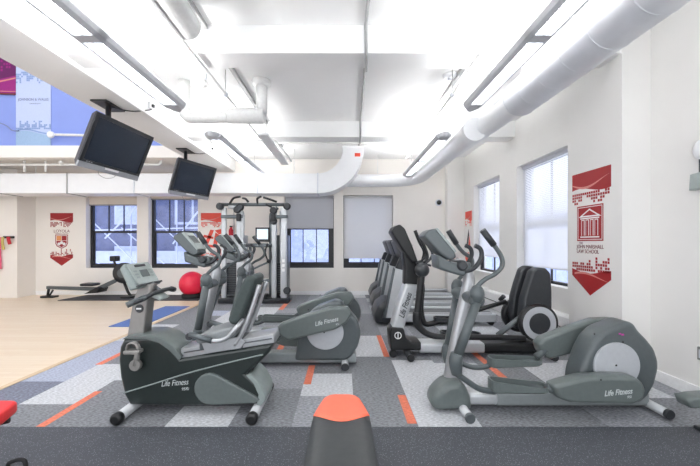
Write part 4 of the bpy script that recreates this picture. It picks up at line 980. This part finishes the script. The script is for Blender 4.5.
# ------------------------------------------------------------------ treadmills
def make_treadmill():
    yc = 6.15
    t = thing('treadmill', 'nearest of the three treadmills behind the cross trainer', 'treadmill', (1.6, yc, 0), 'row of treadmills along the back')
    MB().prism([(.56, .04), (.53, .18), (.60, .34), (.74, .44), (.92, .43), (1.03, .33), (1.08, .16), (1.10, .04)], yc - .38, yc + .38, 'y', .09, 4, rnd=.03).build('motor_hood', 'charcoal', t)
    MB().box(1.05, 2.55, yc - .25, yc + .25, .15, .185).build('belt', 'belt_grey', t)
    for s in (-1, 1):
        rl = MB().rbox(1.0, 2.62, min(yc + s * .25, yc + s * .40), max(yc + s * .25, yc + s * .40), .07, .215, .02, 'x').build('side_rail', 'silver_paint', t)
        MB().box(1.1, 2.55, min(yc + s * .37, yc + s * .385), max(yc + s * .37, yc + s * .385), .214, .218).build('rail_stripe', 'charcoal', rl)
        y0, y1 = sorted((yc + s * .33, yc + s * .43))
        MB().prism([(.72, .15), (1.02, .15), (1.10, .95), (.88, 1.0)], y0, y1, 'y', .02, 3).build('upright', 'silver_paint', t)
        MB().prism([(.67, .15), (.73, .15), (.89, .98), (.85, 1.02)], y0 + .005, y1 - .005, 'y', .015, 3).build('upright_spine', 'steel_dark', t)
        MB().prism([(.89, 1.0), (1.11, .94), (1.12, 1.06), (1.06, 1.2), (.96, 1.18)], y0, y1, 'y', .02, 3).build('upright_cap', 'charcoal', t)
        MB().tube([(1.05, yc + s * .38, 1.08), (1.25, yc + s * .38, 1.10), (1.5, yc + s * .38, 1.04)], .02, 10, 4).build('handrail', 'charcoal', t)
        MB().disc((2.55, yc + s * .33, .06), .05, .06).build('rear_foot', 'black_rubber', t)
    cs = MB().prism([(.91, 1.46), (.96, 1.50), (1.00, 1.49), (1.17, 1.20), (1.13, 1.16), (1.02, 1.16)], yc - .36, yc + .36, 'y', .02, 3, rnd=.02).build('console', 'charcoal', t)
    a = Vector((1.0, yc, 1.49)); d = (Vector((1.17, yc, 1.20)) - a).normalized(); n = Vector((-d.z, 0, d.x)); n = n if n.x > 0 else -n
    b = MB(); b.loft([[a + d * s + n * h + Vector((0, y, 0)) for s, y in ((.04, -.2), (.2, -.2), (.2, .2), (.04, .2))] for h in (-.002, .008)], smooth=False); b.build('display', 'lcd', cs)
    MB().tube([(1.10, yc - .36, 1.14), (1.16, yc, 1.12), (1.10, yc + .36, 1.14)], .02, 10, 3).build('crossbar', 'charcoal', t)
    return t
tm = make_treadmill()
c = copy_tree(tm); c.location = (1.66, 7.38, 0); c['label'] = 'middle treadmill, between the nearest and the farthest of the three'
c = copy_tree(tm); c.location = (1.72, 8.60, 0); c['label'] = 'farthest treadmill, standing closest to the back wall'

# ------------------------------------------------------------------ cable machine
t = thing('cable_machine', 'tall grey dual tower cable machine with pull up handles and a screen', 'cable machine', (-2.15, 8.3, 0))
Y0, Y1 = 8.0, 8.55
for (x, w) in ((-2.86, .055), (-2.50, .055), (-1.66, .06), (-1.43, .075)):
    MB().rbox(x - w, x + w, Y0, Y0 + .1, .12, 2.28, .012, 'z').build('upright', 'silver_paint', t)
for (x0, x1) in ((-2.9, -2.42), (-1.72, -1.36)):
    MB().rbox(x0, x1, Y0 + .25, Y1, .12, 1.62, .02, 'z').build('weight_shroud', 'silver_paint' if x0 < -2 else 'steel_dark', t)
    st = MB()
    for k in range(14): st.box(x0 + .07, x1 - .07, Y0 + .12, Y0 + .24, .18 + k * .055, .18 + k * .055 + .05)
    st.build('weight_stack', 'charcoal', t)
    MB().tube([((x0 + x1) / 2, Y0 + .16, .15), ((x0 + x1) / 2, Y0 + .16, 2.2)], .012, 8, 1).build('guide_rod', 'silver', t)
    MB().rbox(x0 - .02, x1 + .02, Y0 - .02, Y0 + .14, 2.02, 2.10, .01, 'x').build('tower_tie', 'steel_dark', t)
for k, z in enumerate((.75, .86, .97)): MB().box(-1.46, -1.40, Y0 - .004, Y0 + .001, z, z + .07).build('placard', 'white_ink', t)
MB().tube([(-2.42, Y0 + .05, .15), (-2.42, Y0 + .05, 1.9), (-2.42, Y0 + .05, 2.1), (-2.5, Y0 + .05, 2.25), (-2.75, Y0 + .05, 2.3)][::-1], .05, 14, 4).build('arch_frame', 'silver_paint', t)
MB().tube([(-1.74, Y0 + .05, .15), (-1.74, Y0 + .05, 1.9), (-1.70, Y0 + .05, 2.15), (-1.58, Y0 + .05, 2.28)][::-1], .045, 14, 4).build('arch_frame', 'steel_dark', t)
MB().tube([(-2.95, Y0 + .05, 2.35), (-1.32, Y0 + .05, 2.35)], .04, 14, 1).build('top_beam', 'steel_dark', t)
for P in (((-2.72, 8.02, 2.36), (-2.55, 7.8, 2.47), (-2.38, 7.75, 2.50)), ((-2.40, 8.02, 2.50), (-2.28, 7.82, 2.46), (-2.2, 7.75, 2.38)), ((-2.05, 8.02, 2.37), (-2.0, 7.8, 2.46), (-1.90, 7.78, 2.51)), ((-1.86, 7.8, 2.49), (-1.7, 7.8, 2.44), (-1.56, 7.85, 2.39)), ((-1.8, 7.8, 2.33), (-1.7, 7.78, 2.28), (-1.66, 7.78, 2.27))):
    MB().tube(P, .026, 10, 4).build('pull_up_grip', 'black_plastic', t)
for (x, z) in ((-2.93, 2.30), (-2.52, 2.22), (-2.45, 2.28), (-1.34, 2.3), (-1.66, 2.2), (-1.66, 1.95), (-1.34, .3)):
    pl = MB().lathe((x, Y0 - .03, z), [(.05, -.04), (.085, -.03), (.06, 0), (.085, .03), (.05, .04)], 'y', 24).build('pulley', 'charcoal', t)
for x in (-2.48, -1.66): MB().rbox(x - .05, x + .05, Y0 - .09, Y0, 1.95, 2.12, .015).build('pulley_carriage', 'black_plastic', t)
sc = MB().rbox(-2.09, -1.75, Y0 - .04, Y0 + .01, 1.46, 1.80, .012).build('screen', 'black_plastic', t)
MB().box(-2.05, -1.79, Y0 - .044, Y0 - .039, 1.52, 1.76).build('display', 'lcd_lit', sc)
MB().rbox(-2.38, -1.70, Y0 - .02, Y0 + .06, 1.33, 1.42, .012, 'x').build('shelf_bar', 'steel_dark', t)
MB().rbox(-2.38, -1.70, Y0 + .1, Y0 + .18, .48, .56, .012, 'x').build('lower_bar', 'steel_dark', t)
MB().tube([(-1.80, Y0 - .05, 1.42), (-1.84, Y0 - .1, 1.2), (-1.76, Y0 - .1, .98)], .018, 8, 3).build('handle_strap', 'black_rubber', t)
MB().tube([(-1.74, Y0 - .06, 1.38), (-1.70, Y0 - .1, 1.1), (-1.74, Y0 - .1, .95)], .018, 8, 3).build('handle_strap', 'black_rubber', t)
MB().tube([(-1.76, Y0 - .1, .98), (-1.95, Y0 - .12, .9), (-2.28, Y0 - .14, .74)], .022, 8, 3).build('swing_bar', 'steel_dark', t)
MB().ball((-1.76, Y0 - .1, 1.0), .05, 8).build('pivot_ball', 'black_plastic', t)
MB().prism([(-2.95, Y0 - .1), (-1.30, Y0 - .1), (-1.30, Y1), (-2.95, Y1)], 0.0, .12, 'z', .02).build('base_frame', 'charcoal', t)
MB().rbox(-2.3, -1.8, Y0 - .12, Y0 + .1, .12, .22, .015, 'x').build('foot_plate', 'black_plastic', t)

# ------------------------------------------------------------------ balls, rower, mats
t = thing('exercise_ball', 'large shiny red exercise ball on a black ring by the back wall', 'exercise ball', (-3.93, 8.72, 0))
MB().ball((-3.93, 8.72, .375), .315, 20).build('ball', 'ball_red', t)
MB().lathe((-3.93, 8.72, 0), [(.20, .001), (.25, .005), (.25, .11), (.20, .13), (.15, .05)], 'z', 32).build('ring_base', 'black_rubber', t)
tag(MB().ball((-3.46, 9.03, .25), .25, 16).build('exercise_ball', 'charcoal'), 'dark grey exercise ball half hidden behind the red ball', 'exercise ball')
tag(MB().prism([(-7.08, 8.32), (-3.6, 8.32), (-3.75, 9.2), (-7.0, 9.2)], .0, .015, 'z', .004).build('floor_mat', 'mat_black'), 'black rubber floor mat in front of the back left windows', 'floor mat')
tag(MB().prism([(-4.0, 5.72), (-3.46, 5.72), (-3.46, 7.55), (-4.0, 7.55)], .0, .012, 'z', .003).build('exercise_mat', 'mat_blue'), 'blue exercise mat on the wood floor behind the recumbent bike', 'exercise mat')
t = thing('rowing_machine', 'black and grey rowing machine on the wood floor under the left windows', 'rowing machine', (-6.6, 8.85, 0))
def rz(px, py): return pt(px, py, 8.8)
MB().prism(pr([(47, 286), (97, 287.5), (97, 291), (47, 289)], 8.8), 8.77, 8.87, 'y', .01, 2).build('monorail', 'steel_dark', t)
MB().tube([tuple(rz(49, 288)), tuple(rz(47.5, 296.5))], .03, 8, 1).tube([tuple(rz(49, 296.8)), tuple(rz(53, 290))], .022, 8, 1).build('rear_leg', 'black_plastic', t)
x = rz(48.5, 0).x; MB().rbox(x - .16, x + .18, 8.72, 8.92, .0, .05, .012, 'z').build('rear_foot', 'black_plastic', t)
x = rz(90, 0).x; MB().rbox(x - .18, x + .16, 8.66, 8.98, .31, .38, .03, 'z').build('seat', 'charcoal', t)
MB().prism(pr([(89, 293), (101, 286.5), (104, 288), (102, 292)], 8.8), 8.62, 8.98, 'y', .01, 2).build('foot_plate', 'black_plastic', t)
MB().prism(pr([(97, 287), (118, 277.5), (119, 280.5), (99, 291)], 8.8), 8.78, 8.86, 'y', .01, 2).build('front_rail', 'steel_dark', t)
MB().tube([tuple(rz(103, 285.5)), tuple(rz(116, 279))], .02, 8, 1).build('handle_chain', 'strap_yellow', t)
c = rz(124, 273); MB().lathe((c.x, 8.82, c.z), [(.12, -.09), (.26, -.08), (.27, -.04), (.27, .04), (.26, .08), (.12, .09)], 'y', 32).build('flywheel_cage', 'charcoal', t)
MB().disc((c.x, 8.72, c.z), .12, .03).build('flywheel_hub', 'steel_dark', t)
MB().tube([tuple(rz(120, 268)), tuple(rz(115.5, 264.5)), tuple(rz(113.8, 260))], .028, 8, 3).build('monitor_arm', 'black_plastic', t)
c2 = rz(114, 259); MB().rbox(c2.x - .07, c2.x + .09, 8.72, 8.92, c2.z - .06, c2.z + .08, .02).build('monitor', 'black_plastic', t)
MB().tube([tuple(rz(124, 282)), tuple(rz(128, 292)), (rz(131, 0).x, 8.8, .03)], .035, 8, 1).build('front_leg', 'black_plastic', t)
MB().rbox(rz(126, 0).x, rz(136, 0).x, 8.56, 9.06, .015, .06, .012, 'z').build('front_foot', 'black_plastic', t)

# ------------------------------------------------------------------ foreground benches and weights
t = thing('flat_bench', 'black weight bench with an orange end in the foreground centre', 'weight bench', (-.01, 1.6, 0))
def pad(b, xc, ys, zt, th):
    """ys: list of (y, halfwidth, drop)"""
    rings = []
    for (y, hw, dz) in ys:
        r = []
        for k in range(17):
            a = PI * k / 16; cx = -math.cos(a); r.append((xc + hw * max(-1, min(1, cx * 1.0)) if 0 < k < 16 else xc + hw * cx, y, zt - dz - .028 * abs(cx) ** 4))
        r += [(xc + hw * .985, y, zt - dz - th * .6), (xc + hw * .93, y, zt - dz - th), (xc - hw * .93, y, zt - dz - th), (xc - hw * .985, y, zt - dz - th * .6)]
        rings.append(r)
    b.loft(rings); return b
cut = 2.0
pd = pad(MB(), -.012, [(.95, .172, 0), (1.4, .171, 0), (1.6, .170, 0), (1.8, .168, 0), (1.9, .167, 0), (1.985, .163, 0)], .44, .07).build('pad', 'vinyl_black', t)
# orange end: curved seam dipping toward the viewer in the middle
b = MB(); rings = []
for f in (0, .12, .3, .5, .7, .85, .94, 1.0):
    r = []
    def hwf(y): return .1665 if y < 1.96 else .1665 - .062 * ((y - 1.96) / .28) ** 1.2
    for k in range(17):
        cx = -math.cos(PI * k / 16); y0s = 1.978 - .12 * (1 - cx * cx); y = y0s + (2.235 - y0s) * f
        hw = hwf(y) * (1 if f < .99 else .96); dz = .0 if f < .9 else (.008 if f < .99 else .03)
        r.append((-.012 + hw * cx * 1.006, y, .4425 - dz - .028 * abs(cx) ** 4))
    y = 1.978 + (2.235 - 1.978) * f; hw = hwf(y) * (1 if f < .99 else .94); lo = .37 if f < .99 else .39
    r += [(-.012 + hw, y, .40), (-.012 + hw * .93, y, lo), (-.012 - hw * .93, y, lo), (-.012 - hw, y, .40)]
    rings.append(r)
b.loft(rings); b.build('pad_end', 'vinyl_orange', t)
MB().rbox(-.05, .03, .95, 2.12, .30, .37, .01, 'z').build('frame_beam', 'black_plastic', t)
MB().tube([(-.01, 1.98, .33), (-.01, 2.05, .04)], .035, 12, 1).build('leg', 'black_plastic', t)
MB().rbox(-.20, .18, 2.0, 2.08, .008, .06, .012, 'x').build('foot_bar', 'black_plastic', t)
MB().tube([(-.01, 1.0, .33), (-.01, .95, .04)], .035, 12, 1).build('leg', 'black_plastic', t)
MB().rbox(-.24, .22, .9, .98, .008, .06, .012, 'x').build('foot_bar', 'black_plastic', t)
MB().tube([(.0, 1.53, .33), (.12, 1.53, .345), (.155, 1.53, .36), (.172, 1.53, .40)], .022, 10, 3).build('adjust_knob', 'black_plastic', t)
t = thing('bench', 'bright red padded bench end poking in at the left edge', 'weight bench', (-2.13, 1.5, 0))
MB().prism(round_poly([(-2.30, .9), (-1.955, .9), (-1.955, 1.90), (-2.03, 2.105), (-2.225, 2.105), (-2.30, 1.90)], .04), .375, .45, 'z', .02, 3).build('pad', 'vinyl_red', t)
MB().rbox(-2.17, -2.09, .95, 2.02, .30, .375, .01, 'z').build('frame_beam', 'black_plastic', t)
for y in (1.05, 1.95):
    MB().tube([(-2.13, y, .31), (-2.13, y, .03)], .03, 10, 1).build('leg', 'black_plastic', t)
    MB().rbox(-2.32, -1.94, y - .04, y + .04, .008, .05, .01, 'x').build('foot_bar', 'black_plastic', t)
MB().tube([(-2.10, 2.0, .35), (-2.02, 2.03, .36)], .018, 8, 1).build('adjust_knob', 'black_plastic', t)
for (x, y, lab) in ((-1.845, 1.90, 'black kettlebell handle rising at the bottom left edge'),):
    t = thing('kettlebell', lab, 'kettlebell', (x, y, 0))
    MB().ball((x, y, .085), .075, 12, (1, 1, 1)).build('body', 'black_plastic', t)
    MB().tube([(x - .055, y, .12), (x - .05, y, .18), (x - .02, y, .197), (x + .02, y, .205), (x + .045, y, .19), (x + .05, y, .12)], .011, 10, 4).build('handle', 'black_rubber', t)
t = thing('bench', 'grey padded footrest end poking in at the right edge', 'weight bench', (2.7, 2.45, 0))
MB().prism(pr([(672.5, 392.5), (684, 390.5), (720, 388), (740, 388), (740, 402), (700, 401.5), (676, 401)], 2.54), 2.42, 2.54, 'y', .015, 3).build('pad', 'shroud_light', t)
MB().tube([(2.74, 2.48, .29), (2.74, 2.48, .03)], .03, 10, 1).build('leg', 'charcoal', t)
MB().rbox(2.68, 2.80, 2.36, 2.58, .008, .04, .01, 'y').build('foot_bar', 'charcoal', t)

# ------------------------------------------------------------------ camera, light, view
cd = bpy.data.cameras.new('camera'); cam = bpy.data.objects.new('camera', cd); COL.objects.link(cam)
cam.location = (0, 0, H); cam.rotation_euler = (PI / 2, 0, 0)
cd.sensor_fit = 'HORIZONTAL'; cd.sensor_width = 36; cd.lens = 36 * F / 700
cd.shift_x = 6.5 / 700; cd.shift_y = 10 / 700
cd.clip_start = .05; cd.clip_end = 200
S.camera = cam
w = bpy.data.worlds.new('world'); S.world = w; w.use_nodes = True
bg = w.node_tree.nodes['Background']; bg.inputs[0].default_value = (.93, .96, 1.0, 1); bg.inputs[1].default_value = 2.1
def area(name, loc, rot, sx, sy, e, col=(1, 1, 1)):
    l = bpy.data.lights.new(name, 'AREA'); l.shape = 'RECTANGLE'; l.size = sx; l.size_y = sy; l.energy = e; l.color = col
    o = bpy.data.objects.new(name, l); COL.objects.link(o); o.location = loc; o.rotation_euler = rot; return o
# added fill lamp below the closed atrium ceiling, brightens the back left
area('atrium_fill', (-6.5, 4.0, 6.25), (0, 0, 0), 4, 6, 90, (.97, .98, 1))
vs = S.view_settings; vs.view_transform = 'Standard'; vs.look = 'None'; vs.gamma = 1.0; vs.use_curve_mapping = False; vs.exposure = 0.24
S.cycles.use_denoising = True
S.cycles.max_bounces = 8; S.cycles.diffuse_bounces = 5
